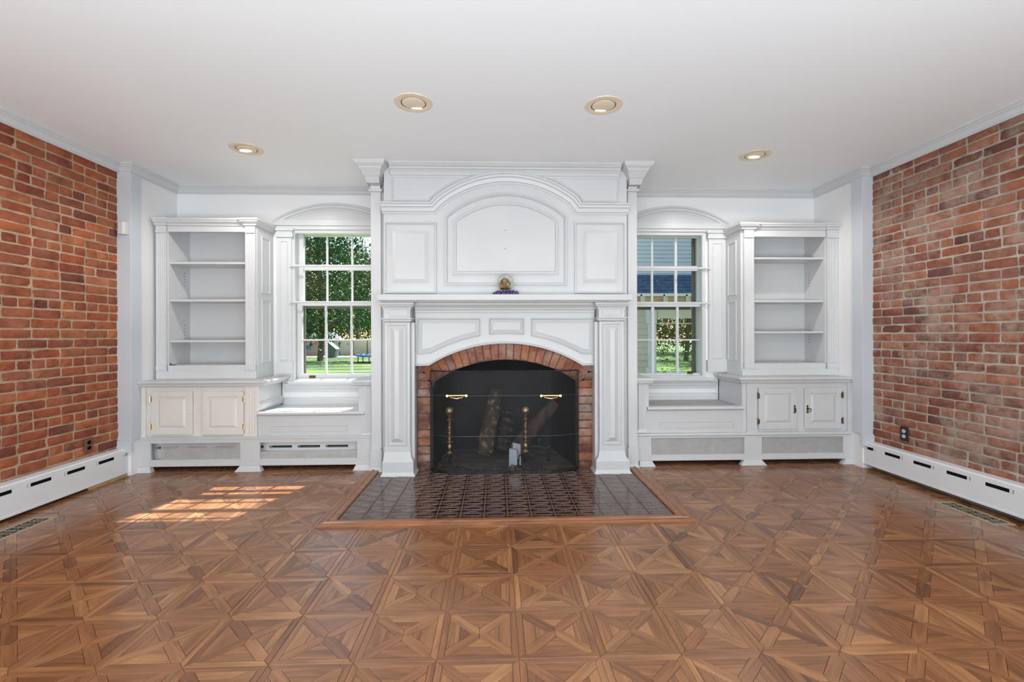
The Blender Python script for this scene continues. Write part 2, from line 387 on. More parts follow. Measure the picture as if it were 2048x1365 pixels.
for iy_ in range(-16, 9):
    for ix_ in range(-12, 12):
        cx = FX + (ix_ + .5) * TX; cy = FY + (iy_ + .5) * TY
        if cx - TX / 2 > XR or cx + TX / 2 < XL or cy + TY / 2 > 4.5 or cy - TY / 2 < YF: continue
        if cx - TX / 2 > HX0 and cx + TX / 2 < HX1 and cy - TY / 2 > HY0: continue
        k = R.randrange(4); vi = R.randrange(16)
        mt = Matrix.Translation((cx, cy, 0)) @ Matrix.Rotation(math.pi / 2 * k, 4, 'Z') @ Matrix.Diagonal((1, 1, 1, 1))
        if k % 2: mt = Matrix.Translation((cx, cy, 0)) @ Matrix.Diagonal((TX / TY, TY / TX, 1, 1)) @ Matrix.Rotation(math.pi / 2 * k, 4, 'Z')
        out = cx - TX / 2 < XL or cx + TX / 2 > XR
        vis = cy + TY / 2 > 1.56 and abs(cx - .03 * cy) - TX / 2 < 1.16 * cy and cy - TY / 2 < 4.12
        near = cy < 2.3 and cy > 1.6 and abs(cx) < .95
        if vis and not out and ntile < 300:
            if near and ntile >= 0:
                o = bpy.data.objects.new('parquet_tile', back); COL.objects.link(o); o.parent = FLOOR; o.matrix_basis = mt
                for q in range(16):
                    s_ = bpy.data.objects.new('wood_strip', tmesh[vi * 16 + q]); COL.objects.link(s_); s_.parent = o
            else:
                o = bpy.data.objects.new('parquet_tile', vmesh[vi]); COL.objects.link(o); o.parent = FLOOR; o.matrix_basis = mt
            ntile += 1
        else:
            # clip at the walls by squeezing the outermost column
            x0, x1 = max(cx - TX / 2, XL), min(cx + TX / 2, XR); sc = (x1 - x0) / TX
            if sc < .05: continue
            for q in var[vi]:
                farp.append(([(p[0] * sc, p[1]) for p in q[0]], q[1], q[2], q[3], ((x0 + x1) / 2, cy)))
o = bpy.data.objects.new('parquet_tiles', pieces_mesh(farp)); COL.objects.link(o); o.parent = FLOOR; o['kind'] = 'stuff'

# ------------------------------------------------------------------ crown mouldings and corner trims
CROWN = [(0, -.074), (.010, -.074), (.010, -.064), (.018, -.060), (.022, -.048), (.034, -.032), (.048, -.024), (.050, -.016), (.060, -.014), (.065, -.008), (.065, 0), (0, 0)]
b = MB(); b.sweep([(XR, YF), (XR, YR), (AR, YR), (AR, YB), (BX1, YB)], CROWN, level(C)); struct(b.build('trim_1', white, smooth=False))
b = MB(); b.sweep([(BX0, YB), (AL, YB), (AL, YL), (XL, YL), (XL, YF)], CROWN, level(C)); struct(b.build('trim_2', white))
b = MB()
b.box(XL - .01, AL + .012, YL - .018, YL, .30, C - .07); b.box(AL, AL + .012, YL, YL + .10, .30, C - .07)
b.box(XL - .01, AL + .02, YL - .028, YL, .20, .30); struct(b.build('trim_3', bluew, bev=.002))
b = MB()
b.box(AR - .012, XR + .01, YR - .018, YR, .30, C - .07); b.box(AR - .012, AR, YR, YR + .10, .30, C - .07)
b.box(AR - .02, XR + .01, YR - .028, YR, .20, .30); struct(b.build('trim_4', bluew, bev=.002))

# ------------------------------------------------------------------ windows
glass = bpy.data.materials.new('window_glass'); glass.use_nodes = True; g = glass.node_tree; g.nodes.clear()
o_ = g.nodes.new('ShaderNodeOutputMaterial'); mx = g.nodes.new('ShaderNodeMixShader'); tr = g.nodes.new('ShaderNodeBsdfTransparent'); gl = g.nodes.new('ShaderNodeBsdfGlossy'); fz = g.nodes.new('ShaderNodeLayerWeight')
gl.inputs['Roughness'].default_value = .02; fz.inputs[0].default_value = .12; tr.inputs[0].default_value = (.96, .98, .97, 1)
fp = g.nodes.new('ShaderNodeMath'); fp.operation = 'MULTIPLY_ADD'; fp.inputs[1].default_value = .05; fp.inputs[2].default_value = .002; g.links.new(fz.outputs[1], fp.inputs[0]); g.links.new(fp.outputs[0], mx.inputs[0]); g.links.new(tr.outputs[0], mx.inputs[1]); g.links.new(gl.outputs[0], mx.inputs[2]); g.links.new(mx.outputs[0], o_.inputs[0])
def window(idx, side):
    x0, x1, z0, z1 = WIN[idx]; left = side == 'left'
    cx = (x0 + x1) / 2
    root = bpy.data.objects.new('window_%d' % (idx + 1), None); root.location = (cx, YB, z0); COL.objects.link(root); struct(root); root.empty_display_size = .05
    # jamb frame in the wall opening
    b = MB(); b.sweep(rect(x0, x1, z0, z1), [(0, 0), (.03, 0), (.03, -.2), (0, -.2)], face(YB), closed=True); b.build('jamb', white, root, bev=.002)
    b = MB(); b.sweep(rect(x0 + .005, x1 - .005, z0 - .01, z1 - .005), [(0, -.0), (0, .012), (.028, .012), (.034, .004), (.034, 0)], face(YB - .001), closed=True); b.build('stop_moulding', white, root)
    if left:
        cu = [(607, 652), (655, 702), (705, 752)]; cl = [(604, 649), (653, 700), (704, 750)]; ru = [(470, 530), (541, 603)]; rl = [(612, 679), (682, 748)]; yt, ym, yb = 459, 605, 761
    else:
        cu = [(1262, 1303), (1307, 1350), (1355, 1396)]; cl = [(1262, 1303), (1309, 1353), (1358, 1401)]; ru = [(476, 532), (542, 604)]; rl = [(614, 679), (682, 747)]; yt, ym, yb = 463, 608, 757
    for nm, cc, rr_, Y, za, zb in (('upper_sash', cu, ru, YB + .085, z1 - .03, P(700 if left else 1340, ym + 6, YB + .085)[1]),
                                   ('lower_sash', cl, rl, YB + .045, P(700 if left else 1340, ym - 2, YB + .045)[1], z0 + .03)):
        gx = [(P(a, 600, Y)[0], P(c, 600, Y)[0]) for a, c in cc]; gz = [(P(680 if left else 1330, a, Y)[1], P(680 if left else 1330, c, Y)[1]) for a, c in rr_]
        xa, xb = x0 + .03, x1 - .03; f = MB()
        f.box(xa, gx[0][0], Y, Y + .036, zb, za); f.box(gx[2][1], xb, Y, Y + .036, zb, za)
        f.box(gx[0][0], gx[2][1], Y, Y + .036, gz[0][0], za); f.box(gx[0][0], gx[2][1], Y, Y + .036, zb, gz[1][1])
        sash = f.build(nm, white, root, bev=.003)
        for k in (0, 1):
            mu = MB(); mu.box(gx[k][1], gx[k + 1][0], Y + .004, Y + .032, gz[1][1], gz[0][0]); mu.build('muntin', white, sash, bev=.004)
        mu = MB(); mu.box(gx[0][0], gx[2][1], Y + .005, Y + .031, gz[1][0], gz[0][1]); mu.build('muntin', white, sash, bev=.004)
        for a, c in gx:
            for t, q in gz:
                pn = MB(); pn.box(a - .002, c + .002, Y + .017, Y + .019, q - .002, t + .002); pn.build('pane', glass, sash)
        if nm == 'lower_sash':
            lk = MB(); lx = P(625 if left else 1380, 754, Y)[0]; lz = P(625, 754 if left else 750, Y)[1]
            lk.box(lx - .03, lx + .03, Y - .006, Y, lz - .012, lz + .012); lk.tube([(lx - .022, Y - .012, lz), (lx, Y - .024, lz - .006), (lx + .022, Y - .012, lz)], .006, 8)
            lk.build('sash_lift', agedbrass, sash, label='tarnished brass sash lift')
    # storm sash outside
    Y = YB + .165; s = MB(); ww = .030
    s.sweep(rect(x0 + .03, x1 - .03, z0 + .0, z1 + .01), [(0, 0), (ww, 0), (ww, -.03), (0, -.03)], face(Y), closed=True)
    zm = P(680, ym + 10, Y)[1]; s.box(x0 + .08, x1 - .08, Y, Y + .03, zm - .012, zm + .025)
    s.build('storm_frame', taupe, root)
    return root
window(0, 'left'); window(1, 'right')
# sills, aprons under the windows, casings with arched pediments
def casing(side, n):
    left = side == 'left'
    pa, pb = (553, 583) if left else (1418, 1452)
    Y = YB; b = MB()
    ytop, ycap, ysh, ybase = (456, 474, 480, 745) if left else (461, 477, 484, 741)
    b.rb(pa, ycap, pb, ybase, Y - .03, Y)                            # pilaster shaft
    b.rb(pa - 3, ytop, pb + 3, ytop + 5, Y - .055, Y); b.rb(pa - 1, ytop + 5, pb + 1, ycap - 6, Y - .040, Y); b.rb(pa - 2, ycap - 6, pb + 2, ycap, Y - .048, Y)
    b.rb(pa - 2, ybase - 20, pb + 2, ybase + 3, Y - .042, Y)
    x0, x1, z0, z1 = prect(pa + 7, ysh + 2, pb - 7, ybase - 24, Y - .03)
    b.sweep(rect(x0, x1, z0, z1), [(0, 0), (0, .006), (.006, .008), (.012, .002), (.012, 0)], face(Y - .03), closed=True)
    # head casing
    xa, xb = (P(pb, 460, Y)[0], WIN[0][1]) if left else (WIN[1][0], P(pa, 460, Y)[0])
    za = WIN[0 if left else 1][3]; zt = P((pa + pb) / 2, ytop, Y)[1]
    pc = 668 if left else 1345; yy = 441 if left else 448; pk = 409 if left else 415
    hx0, hx1 = (P(549, 450, Y)[0], WIN[0][1]) if left else (WIN[1][0], P(1455, 450, Y)[0])
    zt2 = P(pa, yy + 12, Y)[1]; zt3 = P(pa, yy, Y)[1]
    b.box(hx0, hx1, Y - .034, Y, za - .005, zt2); b.box(hx0 - (.0 if not left else .01), hx1 + (.01 if not left else 0), Y - .05, Y, zt2, zt2 + .022); b.box(hx0, hx1, Y - .042, Y, zt2 + .022, zt3)
    # arched pediment
    half = (pc - 552) if left else (1453 - pc); rise = yy - pk; rad = (half * half + rise * rise) / (2 * rise); cyy = pk + rad
    a1 = math.asin(half / rad); pts = []
    lim0, lim1 = (-a1, math.asin(min(1, (762 - pc) / rad))) if left else (-math.asin((pc - 1249) / rad), a1)
    for i in range(25):
        a = lim0 + (lim1 - lim0) * i / 24
        pts.append(P(pc + rad * math.sin(a), cyy - rad * math.cos(a), Y))
    if pts[0][0] > pts[-1][0]: pts.reverse()
    pts = [p for p in pts if (p[0] < WIN[0][1] if left else p[0] > WIN[1][0])]
    b.sweep(pts[::-1], [(0, 0), (0, .050), (.014, .050), (.020, .036), (.040, .030), (.046, .018), (.060, .014), (.060, 0)], face(Y))
    # tympanum
    for p_, q_ in zip(pts[:-1], pts[1:]):
        if min(p_[1], q_[1]) - .02 > zt3: b.add([(p_[0], Y - .010, zt3), (q_[0], Y - .010, zt3), (q_[0], Y - .010, q_[1] - .02), (p_[0], Y - .010, p_[1] - .02)], [(0, 1, 2, 3)])
    o = struct(b.build('trim_%d' % n, white, bev=.0015))
casing('left', 5); casing('right', 6)

# white rods fixed across the window casings
for side, pys, xe in (('left', (532, 605), 580), ('right', (537, 607), 1420)):
    for k, py in enumerate(pys):
        Y = YB - .032; xx, z = P(xe, py, Y); xi = BX0 - .001 if side == 'left' else BX1 + .001; sg = 1 if side == 'left' else -1
        t = thing('window_rod', (xx, Y, z), 'white horizontal rod across the %s window, %s of its two' % (side, ('upper', 'lower')[k]), 'rod')
        b = MB(); b.tube([(xx + sg * .004, Y, z), (xi, Y, z)], .0105 if k == 0 else .009, 12); b.build('rod', white, t, smooth=True)
        b = MB(); b.box(*sorted((xx - sg * .008, xx + sg * .012)), Y - .012, YB - .001, z - .016, z + .016); b.build('bracket', white, t, bev=.002)

# ------------------------------------------------------------------ built-in joinery, one side at a time
ZC = P(400, 763, 4.03)[1]                                        # worktop height
FLUTE = [(0, 0), (0, .006), (.3, .006)]
def fluted(b, x0, x1, z0, z1, Y, n=3, d=.010, marg=.18):
    """pilaster shaft with real flutes: a corrugated front swept up the shaft"""
    w_ = x1 - x0; prof = [(x0, Y + .03)]; prof.append((x0, Y)); a = x0 + w_ * marg; step = w_ * (1 - 2 * marg) / n
    for i in range(n):
        s_ = a + i * step
        prof += [(s_ + step * .12, Y), (s_ + step * .3, Y + d * .8), (s_ + step * .5, Y + d), (s_ + step * .7, Y + d * .8), (s_ + step * .88, Y)]
    prof += [(x1, Y), (x1, Y + .03)]; k = len(prof)
    b.add([(p[0], p[1], z0) for p in prof] + [(p[0], p[1], z1) for p in prof],
          [(i, (i + 1) % k, k + (i + 1) % k, k + i) for i in range(k)] + [tuple(range(k)), tuple(range(k, 2 * k))])
def side_px(side): return 1 if side == 'left' else -1
def door(parent, a, y0_, c, y1_, Y, mt, hinge, handle):
    x0, x1, z0, z1 = prect(a, y0_, c, y1_, Y)
    fr = .052; b = MB(); d = .020
    # stiles and rails around a raised field
    b.box(x0, x0 + fr, Y, Y + d, z0, z1); b.box(x1 - fr, x1, Y, Y + d, z0, z1); b.box(x0 + fr, x1 - fr, Y, Y + d, z1 - fr, z1); b.box(x0 + fr, x1 - fr, Y, Y + d, z0, z0 + fr)
    o = b.build('door', mt, parent, bev=.003)
    p = MB(); p.box(x0 + fr - .002, x1 - fr + .002, Y + .011, Y + .018, z0 + fr - .002, z1 - fr + .002); p.frus(x0 + fr + .006, x1 - fr - .006, z0 + fr + .006, z1 - fr - .006, Y + .011, .020, .011)
    p.build('raised_panel', mt, o)
    hx = x0 - .008 if hinge < 0 else x1 + .008
    for zz in (z1 - .070, z0 + .070):
        h_ = MB(); h_.tube([(hx, Y - .002, zz - .026), (hx, Y - .002, zz + .026)], .0065, 8)
        h_.lathe((hx, Y - .002, zz + .026), [(.0065, 0), (.004, .006), (.001, .009)], 8); h_.box(min(hx, hx - hinge * .016), max(hx, hx - hinge * .016), Y - .003, Y + .002, zz - .022, zz + .022)
        h_.build('hinge', handle[1], o)
    kx = x1 - .022 if hinge < 0 else x0 + .022
    if handle[0] == 'hole':
        k_ = MB(); k_.lathe((kx, Y - .0005, (z0 + z1) / 2 - .01), [(.003, 0), (.003, .002)], 8, 'y'); k_.build('knob_hole', black, o)
    else:
        zc = (z0 + z1) / 2 - .005
        k_ = MB(); k_.add([(kx - .004, Y - .004, zc + .034), (kx - .012, Y - .004, zc + .026), (kx - .003, Y - .004, zc + .02), (kx - .009, Y - .004, zc), (kx - .003, Y - .004, zc - .022), (kx - .014, Y - .004, zc - .028), (kx, Y - .004, zc - .042),
                           (kx + .014, Y - .004, zc - .028), (kx + .003, Y - .004, zc - .022), (kx + .009, Y - .004, zc), (kx + .003, Y - .004, zc + .02), (kx + .012, Y - .004, zc + .026), (kx + .004, Y - .004, zc + .034)], [tuple(range(13))])
        n_ = len(k_.v); k_.add([(v[0], Y + .001, v[2]) for v in k_.v[:13]], [tuple(range(13))]); k_.f += [(i, (i + 1) % 13, 13 + (i + 1) % 13, 13 + i) for i in range(13)]
        k_.build('escutcheon', agedbrass, o)
        dx = .026 if hinge > 0 else .002
        pull = [(kx, Y - .010, zc + .006)] + [(kx + dx * .5 + dx * .5 * math.cos(t) * 1.0 + (0 if hinge > 0 else 0), Y - .016, zc - .008 + .014 * math.sin(t)) for t in [math.pi - i * .5 for i in range(11)]]
        h2 = MB(); h2.tube(pull, .0035, 8); h2.tube([(kx, Y - .002, zc + .006), (kx, Y - .014, zc + .006)], .005, 8); h2.build('ring_pull', agedbrass, o)
    return o

def cabinet(side):
    left = side == 'left'; Y = 4.09
    D = dict(cr=(270, 528), body=(272, 517), doors=((302, 783, 384, 870), (404, 783, 487, 870)), pil=((275, 294), (491, 516)), yt=779, yb=874) if left else \
        dict(cr=(1480, 1717), body=(1484, 1713), doors=((1517.6, 776.6, 1594, 858.6), (1610, 776, 1684, 858)), pil=((1492, 1512), (1693, 1711)), yt=772, yb=866)
    mt = cream if left else white
    x0, x1, z0, z1 = prect(D['body'][0], D['yt'], D['body'][1], D['yb'], Y)
    if left: x0 = AL + .002
    else: x1 = AR - .002
    lab = 'low cream-white cupboard with two raised-panel doors at the left brick wall' if left else 'low white cupboard with two raised-panel doors and dark ring pulls at the right brick wall'
    t = thing('base_cabinet', ((x0 + x1) / 2, Y + .2, z0), lab, 'cabinet', None)
    zt = ZC - .052
    # face frame: stiles and rails leave openings behind the doors
    d = D['doors']; f = MB(); e = [prect(*q, Y) for q in d]
    zo0, zo1 = e[0][2] + .008, e[0][3] - .008; ga_, gb_ = (-.012, .008) if left else (.008, -.012)
    f.box(x0, e[0][0] + .008, Y, Y + .025, z0, zt); f.box(e[0][1] - ga_, e[1][0] + gb_, Y, Y + .025, z0, zt); f.box(e[1][1] - .008, x1, Y, Y + .025, z0, zt)
    for q, (u0, u1) in zip(e, ((.008, ga_), (gb_, .008))): f.box(q[0] + u0, q[1] - u1, Y, Y + .025, z0, zo0); f.box(q[0] + u0, q[1] - u1, Y, Y + .025, zo1, zt)
    f.build('face_frame', mt, t, bev=.002)
    f = MB(); f.box(x0, x0 + .018, Y + .025, YB - .005, z0, zt); f.box(x1 - .018, x1, Y + .025, YB - .005, z0, zt); f.box(x0, x1, YB - .02, YB - .004, z0, zt); f.box(x0, x1, Y + .025, YB - .02, z0, z0 + .018)
    f.build('carcass', white, t)
    f = MB(); f.box(x0 + .03, x1 - .03, Y + .0255, Y + .030, z0 + .02, zt - .002); f.build('gap_shade_sheet', mat('painted_gap_shade', (.02, .015, .012), .9, spec=.1), t)  # dark sheet added behind the doors, painting the shade in their gaps
    # panel facing the window seat, with a moulded base
    sx = x1 if left else x0; sg = 1 if left else -1
    mp = lambda u, v, tt: (sx + sg * tt, u, v)
    zs = P(620, 806, YB - .05)[1]
    b = MB(); b.sweep([(Y, zs) if left else (YB, zs), (YB - .004, zs) if left else (Y, zs)], [(0, 0), (0, .018), (.045, .018), (.050, .012), (.062, .008), (.068, 0)] if left else [(0, 0), (0, .018), (.045, .018), (.050, .012), (.062, .008), (.068, 0)], mp); b.build('base_moulding', white, t)
    for a, c in D['pil']:
        q = prect(a, D['yt'], c, D['yb'], Y)
        b = MB(); fluted(b, q[0], q[1], z0 + .03, zt, Y - .018, 3, .008); b.box(q[0] - .004, q[1] + .004, Y - .022, Y, z0, z0 + .03); b.build('pilaster', mt, t, bev=.0015)
    door(t, *d[0], Y - .021, mt, -1, ('hole', brass) if left else ('ring', agedbrass)); door(t, *d[1], Y - .021, mt, 1, ('hole', brass) if left else ('ring', agedbrass))
    # worktop with a moulded edge
    wx0, wx1 = (AL + .001, P(528, 763, 4.03)[0]) if left else (P(1480, 757, 4.03)[0], AR - .001)
    b = MB(); path = [(wx0, 4.03), (wx1, 4.03), (wx1, YB - .001)] if left else [(wx0, YB - .001), (wx0, 4.03), (wx1, 4.03)]
    b.sweep(path, [(0, 0), (0, -.016), (.006, -.022), (.016, -.030), (.022, -.046), (.035, -.052), (.06, -.052), (.06, 0)], level(ZC)); b.box(min(wx0, wx1) + (.0 if left else .05), max(wx0, wx1) - (.05 if left else 0), 4.08, YB - .001, ZC - .03, ZC)
    o = b.build('worktop', white); tag(o, 'white moulded worktop on the %s cupboard under the bookcase, running back to the window' % side, 'worktop')
    return wx0, wx1, e
cabinet('left'); cabinet('right')

def seat(side):
    left = side == 'left'; Y = 4.085
    if left: cx0, cx1, yn0, yn1, rc, yb = 516, 724, 829, 834, (540, 851, 696, 864), 874
    else: cx0, cx1, yn0, yn1, rc, yb = 1300, 1485, 815, 822, (1318.5, 843, 1466.6, 856.5), 866
    x0 = P(cx0, 850, Y)[0]; x1 = P(cx1, 850, Y)[0]
    if left: x0 = P(517, 850, 4.09)[0] + .0015; x1 = P(733, 850, Y)[0]
    else: x1 = P(1484, 850, 4.09)[0] - .0015; x0 = P(1291, 850, Y)[0]
    z0 = P((cx0 + cx1) / 2, yb, Y)[1]; zt = P(620, 829, 4.045)[1] if left else P(1400, 815, 4.045)[1]
    zt = (zt + P(620, 806, YB - .03)[1]) / 2 if left else (zt + P(1400, 800, YB - .03)[1]) / 2
    t = thing('built_in_bench', ((x0 + x1) / 2, 4.3, z0), 'white built-in window seat %s' % ('under the left window, beside the cream cupboard' if left else 'under the right window, its top unpainted grey'), 'bench', None)
    b = MB(); b.box(x0, x1, Y, Y + .02, z0, zt - .025); b.build('front_board', white, t, bev=.002)
    q = prect(*rc, Y); b = MB(); b.sweep(rect(*q), [(0, 0), (0, .004), (.005, .005), (.010, 0)], face(Y), closed=True); b.build('panel_moulding', white, t)
    b = MB(); b.box(x0, x1, 4.14, YB - .002, zt - .025, zt); b.build('seat_board', white if left else noisy('grey_unpainted_board', (.30, .29, .28), (.42, .41, .40), 5, .6, .1, .002, sc=(1, 9, 1)), t, label=None if left else 'grey unpainted seat board')
    b = MB(); n0 = x0 if left else x0 + .012; n1 = x1 - .012 if left else x1
    b.sweep([(n0, 4.045), (n1, 4.045)], [(0, -.006), (.004, 0), (.1, 0), (.1, -.026), (.04, -.026), (.03, -.034), (.02, -.030), (.004, -.022), (0, -.016)], level(zt)); b.build('nosing', white, t)
    # back board, moulding under the sill and the sill itself
    wx0, wx1 = WIN[0][:2] if left else WIN[1][:2]
    wz = WIN[0 if left else 1][2]
    b = MB(); bx0, bx1 = (P(517, 850, 4.09)[0] + .022, BX0 - .002) if left else (BX1 + .002, P(1484, 850, 4.09)[0] - .022)
    b.sweep([(bx1, YB), (bx0, YB)], [(0, .0), (.020, 0), (.020, .045), (.014, .052), (.012, .060), (.006, .066), (0, .068)], level(zt)); b.build('back_moulding', white, t)
    b = MB(); b.sweep([(bx1, YB), (bx0, YB)], [(0, -.10), (.006, -.10), (.01, -.07), (.022, -.06), (.024, -.045), (.04, -.034), (.05, -.02), (.05, -.012), (0, -.012)], level(wz)); b.build('apron_moulding', white, t)
    b = MB(); sx0 = P(575, 766, YB - .07)[0] if left else BX1 + .003; sx1 = BX0 - .003 if left else P(1428, 760, YB - .07)[0]
    b.box(sx0, sx1, YB - .07, YB + .05, wz - .014, wz + .012); struct(b.build('trim_%d' % (7 if left else 8), white, bev=.005))
    return zt
ZS = seat('left'); ZS2 = seat('right')

def pedestal(side):
    left = side == 'left'; Y = 4.085
    if left: sh = (717, 746); cap = (704, 746); fl = (727, 743); yb = 874; y1 = 776
    else: sh = (1272, 1298); cap = (1272, 1309); fl = (1276, 1292); yb = 866; y1 = 771
    z0 = P(sh[0], yb, Y)[1]; zt = ZC
    x0, x1 = P(sh[0], 820, Y)[0], P(sh[1], 820, Y)[0]
    if left: x1 = BX0 - .002
    else: x0 = BX1 + .002
    t = thing('pedestal', ((x0 + x1) / 2, Y + .1, z0), 'short fluted white pedestal with moulded cap, left of the fireplace at the seat end' if left else 'short fluted white pedestal with moulded cap, right of the fireplace at the seat end', 'pedestal', None)
    b = MB(); b.box(x0, x1, Y + .004, YB - .002, z0, zt - .05); b.build('box', white, t, bev=.002)
    b = MB(); f0, f1 = P(fl[0], 820, Y)[0], P(fl[1], 820, Y)[0]; fluted(b, f0, f1, z0 + .03, zt - .052, Y - .014, 2, .007); b.hexa([(f0 - .02, Y - .02, z0), (f1 + .012, Y - .02, z0), (f1 + .012, Y, z0), (f0 - .02, Y, z0)], [(f0, Y - .014, z0 + .032), (f1, Y - .014, z0 + .032), (f1, Y, z0 + .032), (f0, Y, z0 + .032)]); b.build('pilaster', white, t)
    cx0, cx1 = P(cap[0], 760, 4.03)[0], P(cap[1], 760, 4.03)[0]; b = MB()
    if left:
        cx1 = BX0 - .002; path = [(cx0, YB - .03), (cx0, 4.03), (cx1, 4.03)]
    else:
        cx0 = BX1 + .002; path = [(cx0, 4.03), (cx1, 4.03), (cx1, YB - .03)]
    b.sweep(path, [(0, 0), (0, -.018), (.006, -.024), (.010, -.040), (.018, -.048), (.026, -.052), (.034, -.052), (.034, 0)], level(zt)); b.box(min(cx0, cx1) + .002, max(cx0, cx1) - .002, 4.04, YB - .03, zt - .03, zt - .0004)
    b.build('cap', white, t)
pedestal('left'); pedestal('right')

def radiator_cover(side):
    left = side == 'left'; Y = 4.06
    if left: xa, xb, yt, y0_, y1_, yr = 268, 744, 873, 886, 919, 932; ops = ((301, 480), (519.5, 714)); feet = ((266, 305, 268, 300), (471.5, 525.5, 480, 519), (707, 743, 712, 743)); yf = 942
    else: xa, xb, yt, y0_, y1_, yr = 1276, 1719, 866, 875.5, 908.5, 920; ops = ((1303, 1489), (1524, 1687)); feet = ((1277, 1310, 1279, 1304), (1480, 1531, 1488, 1523), (1682, 1721, 1691, 1720)); yf = 929
    x0, x1, z0, z1 = prect(xa, yt, xb, yr, Y); zo1 = P((xa + xb) / 2, y0_, Y)[1]; zo0 = P((xa + xb) / 2, y1_, Y)[1]
    if left: x1 = BX0 - .002; x0 = max(x0, AL + .0)
    else: x0 = BX1 + .002; x1 = min(x1, AR - .0)
    t = thing('radiator_cover', ((x0 + x1) / 2, Y + .1, 0), 'long white plinth with grille openings, left of the fireplace, its mesh partly torn away' if left else 'long white plinth with two full mesh grilles, right of the fireplace', 'radiator cover', None)
    zp = P((272 + 517) / 2 if left else 1600, 874 if left else 866, 4.09)[1]
    e = [(P(a, 900, Y)[0], P(c, 900, Y)[0]) for a, c in ops]; b = MB()
    b.box(x0, e[0][0], Y, Y + .022, z0, z1); b.box(e[0][1], e[1][0], Y, Y + .022, z0, z1); b.box(e[1][1], x1, Y, Y + .022, z0, z1)
    for q in e: b.box(q[0], q[1], Y, Y + .022, zo1, z1); b.box(q[0], q[1], Y, Y + .022, z0, zo0)
    b.box(x0, x1, Y - .004, Y, z0, z0 + .022); b.box(x0, x1, Y - .008, Y, z1 - .022, z1 - .008)
    b.build('frame', white, t, bev=.002)
    b = MB(); b.box(x0, x1, Y, YB - .002, zp - .014, zp - .001); b.build('top_board', white, t)
    for f in feet:
        a, c = P(f[0], yf, Y)[0], P(f[1], yf, Y)[0]; p, q = P(f[2], yr, Y)[0], P(f[3], yr, Y)[0]
        if left and f is feet[2]: c = min(c, BX0 - .002); q = min(q, BX0 - .002)
        if not left and f is feet[0]: a = max(a, BX1 + .002); p = max(p, BX1 + .002)
        b = MB(); b.hexa([(a, Y - .03, 0), (c, Y - .03, 0), (c, Y + .03, 0), (a, Y + .03, 0)], [(p, Y - .006, z0), (q, Y - .006, z0), (q, Y + .03, z0), (p, Y + .03, z0)]); b.build('foot', white, t, bev=.003)
    # expanded-metal grilles: a real lattice of thin slanted bars
    gm = noisy('silver_grille_metal', (.62, .60, .58), (.50, .48, .46), 20, .45, 0)
    for i, q in enumerate(e):
        ga, gb, gt = q[0], q[1], zo1
        if left and i == 0: ga = P(319, 900, Y)[0]
        if left and i == 1: gt = P(600, 904, Y)[1]
        b = MB(); s = .0115; wv = .0022; hh = gt - zo0; nn = int((gb - ga) / s)
        vs = []
        for sg in (1, -1):
            for k in range(-int(hh / s) - 1, nn + int(hh / s) + 2):
                u0 = ga + k * s; 
                pa_, pb_ = (u0, zo0), (u0 + sg * hh, gt)
                # clip in u
                def cl(p, q_):
                    (xa_, za_), (xb_, zb_) = p, q_
                    t0, t1 = 0, 1
                    dx = xb_ - xa_
                    for lim, sgn in ((ga, 1), (gb, -1)):
                        fa = sgn * (xa_ - lim); fb = sgn * (xb_ - lim)
                        if fa < 0 and fb < 0: return None
                        if fa < 0: t0 = max(t0, fa / (fa - fb))
                        if fb < 0: t1 = min(t1, fa / (fa - fb))
                    if t1 - t0 < .02: return None
                    return (xa_ + dx * t0, za_ + (zb_ - za_) * t0), (xa_ + dx * t1, za_ + (zb_ - za_) * t1)
                r_ = cl(pa_, pb_)
                if not r_: continue
                (ua, va), (ub, vb) = r_; yy = Y + .016 + (.001 if sg > 0 else 0)
                b.add([(ua - wv, yy, va), (ua + wv, yy, va), (ub + wv, yy, vb), (ub - wv, yy, vb), (ua - wv, yy + .001, va), (ua + wv, yy + .001, va), (ub + wv, yy + .001, vb), (ub - wv, yy + .001, vb)], [(0, 1, 2, 3), (4, 5, 6, 7), (1, 2, 6, 5), (3, 0, 4, 7)])
        o = b.build('grille', gm, t)
    # convector casing standing behind the grilles
    cv = thing('convector', ((x0 + x1) / 2, Y + .12, 0), 'grey-white convector casing with dark slots behind the %s plinth' % ('left torn' if left else 'right meshed'), 'radiator', None)
    b = MB(); zc1 = zo1 + .004; zs0 = P(600, 896 if left else 886, Y + .1)[1]; Yc = Y + .10
    segs = []; u = x0 + .06
    while u < x1 - .3: segs.append((u, u + .20)); u += .25
    b.box(x0 + .02, x1 - .02, Yc, Yc + .08, .03, zs0); b.box(x0 + .02, x1 - .02, Yc, Yc + .08, zs0 + .022, zc1 + .02)
    last = x0 + .02
    for a, c in segs: b.box(last, a, Yc, Yc + .08, zs0, zs0 + .022); last = c
    b.box(last, x1 - .02, Yc, Yc + .08, zs0, zs0 + .022); b.build('casing', enamel, cv)
    b = MB(); b.box(x0 + .02, x1 - .02, Yc + .05, Yc + .06, zs0 - .0, zs0 + .022); b.build('fins', darkm, cv)
radiator_cover('left'); radiator_cover('right')

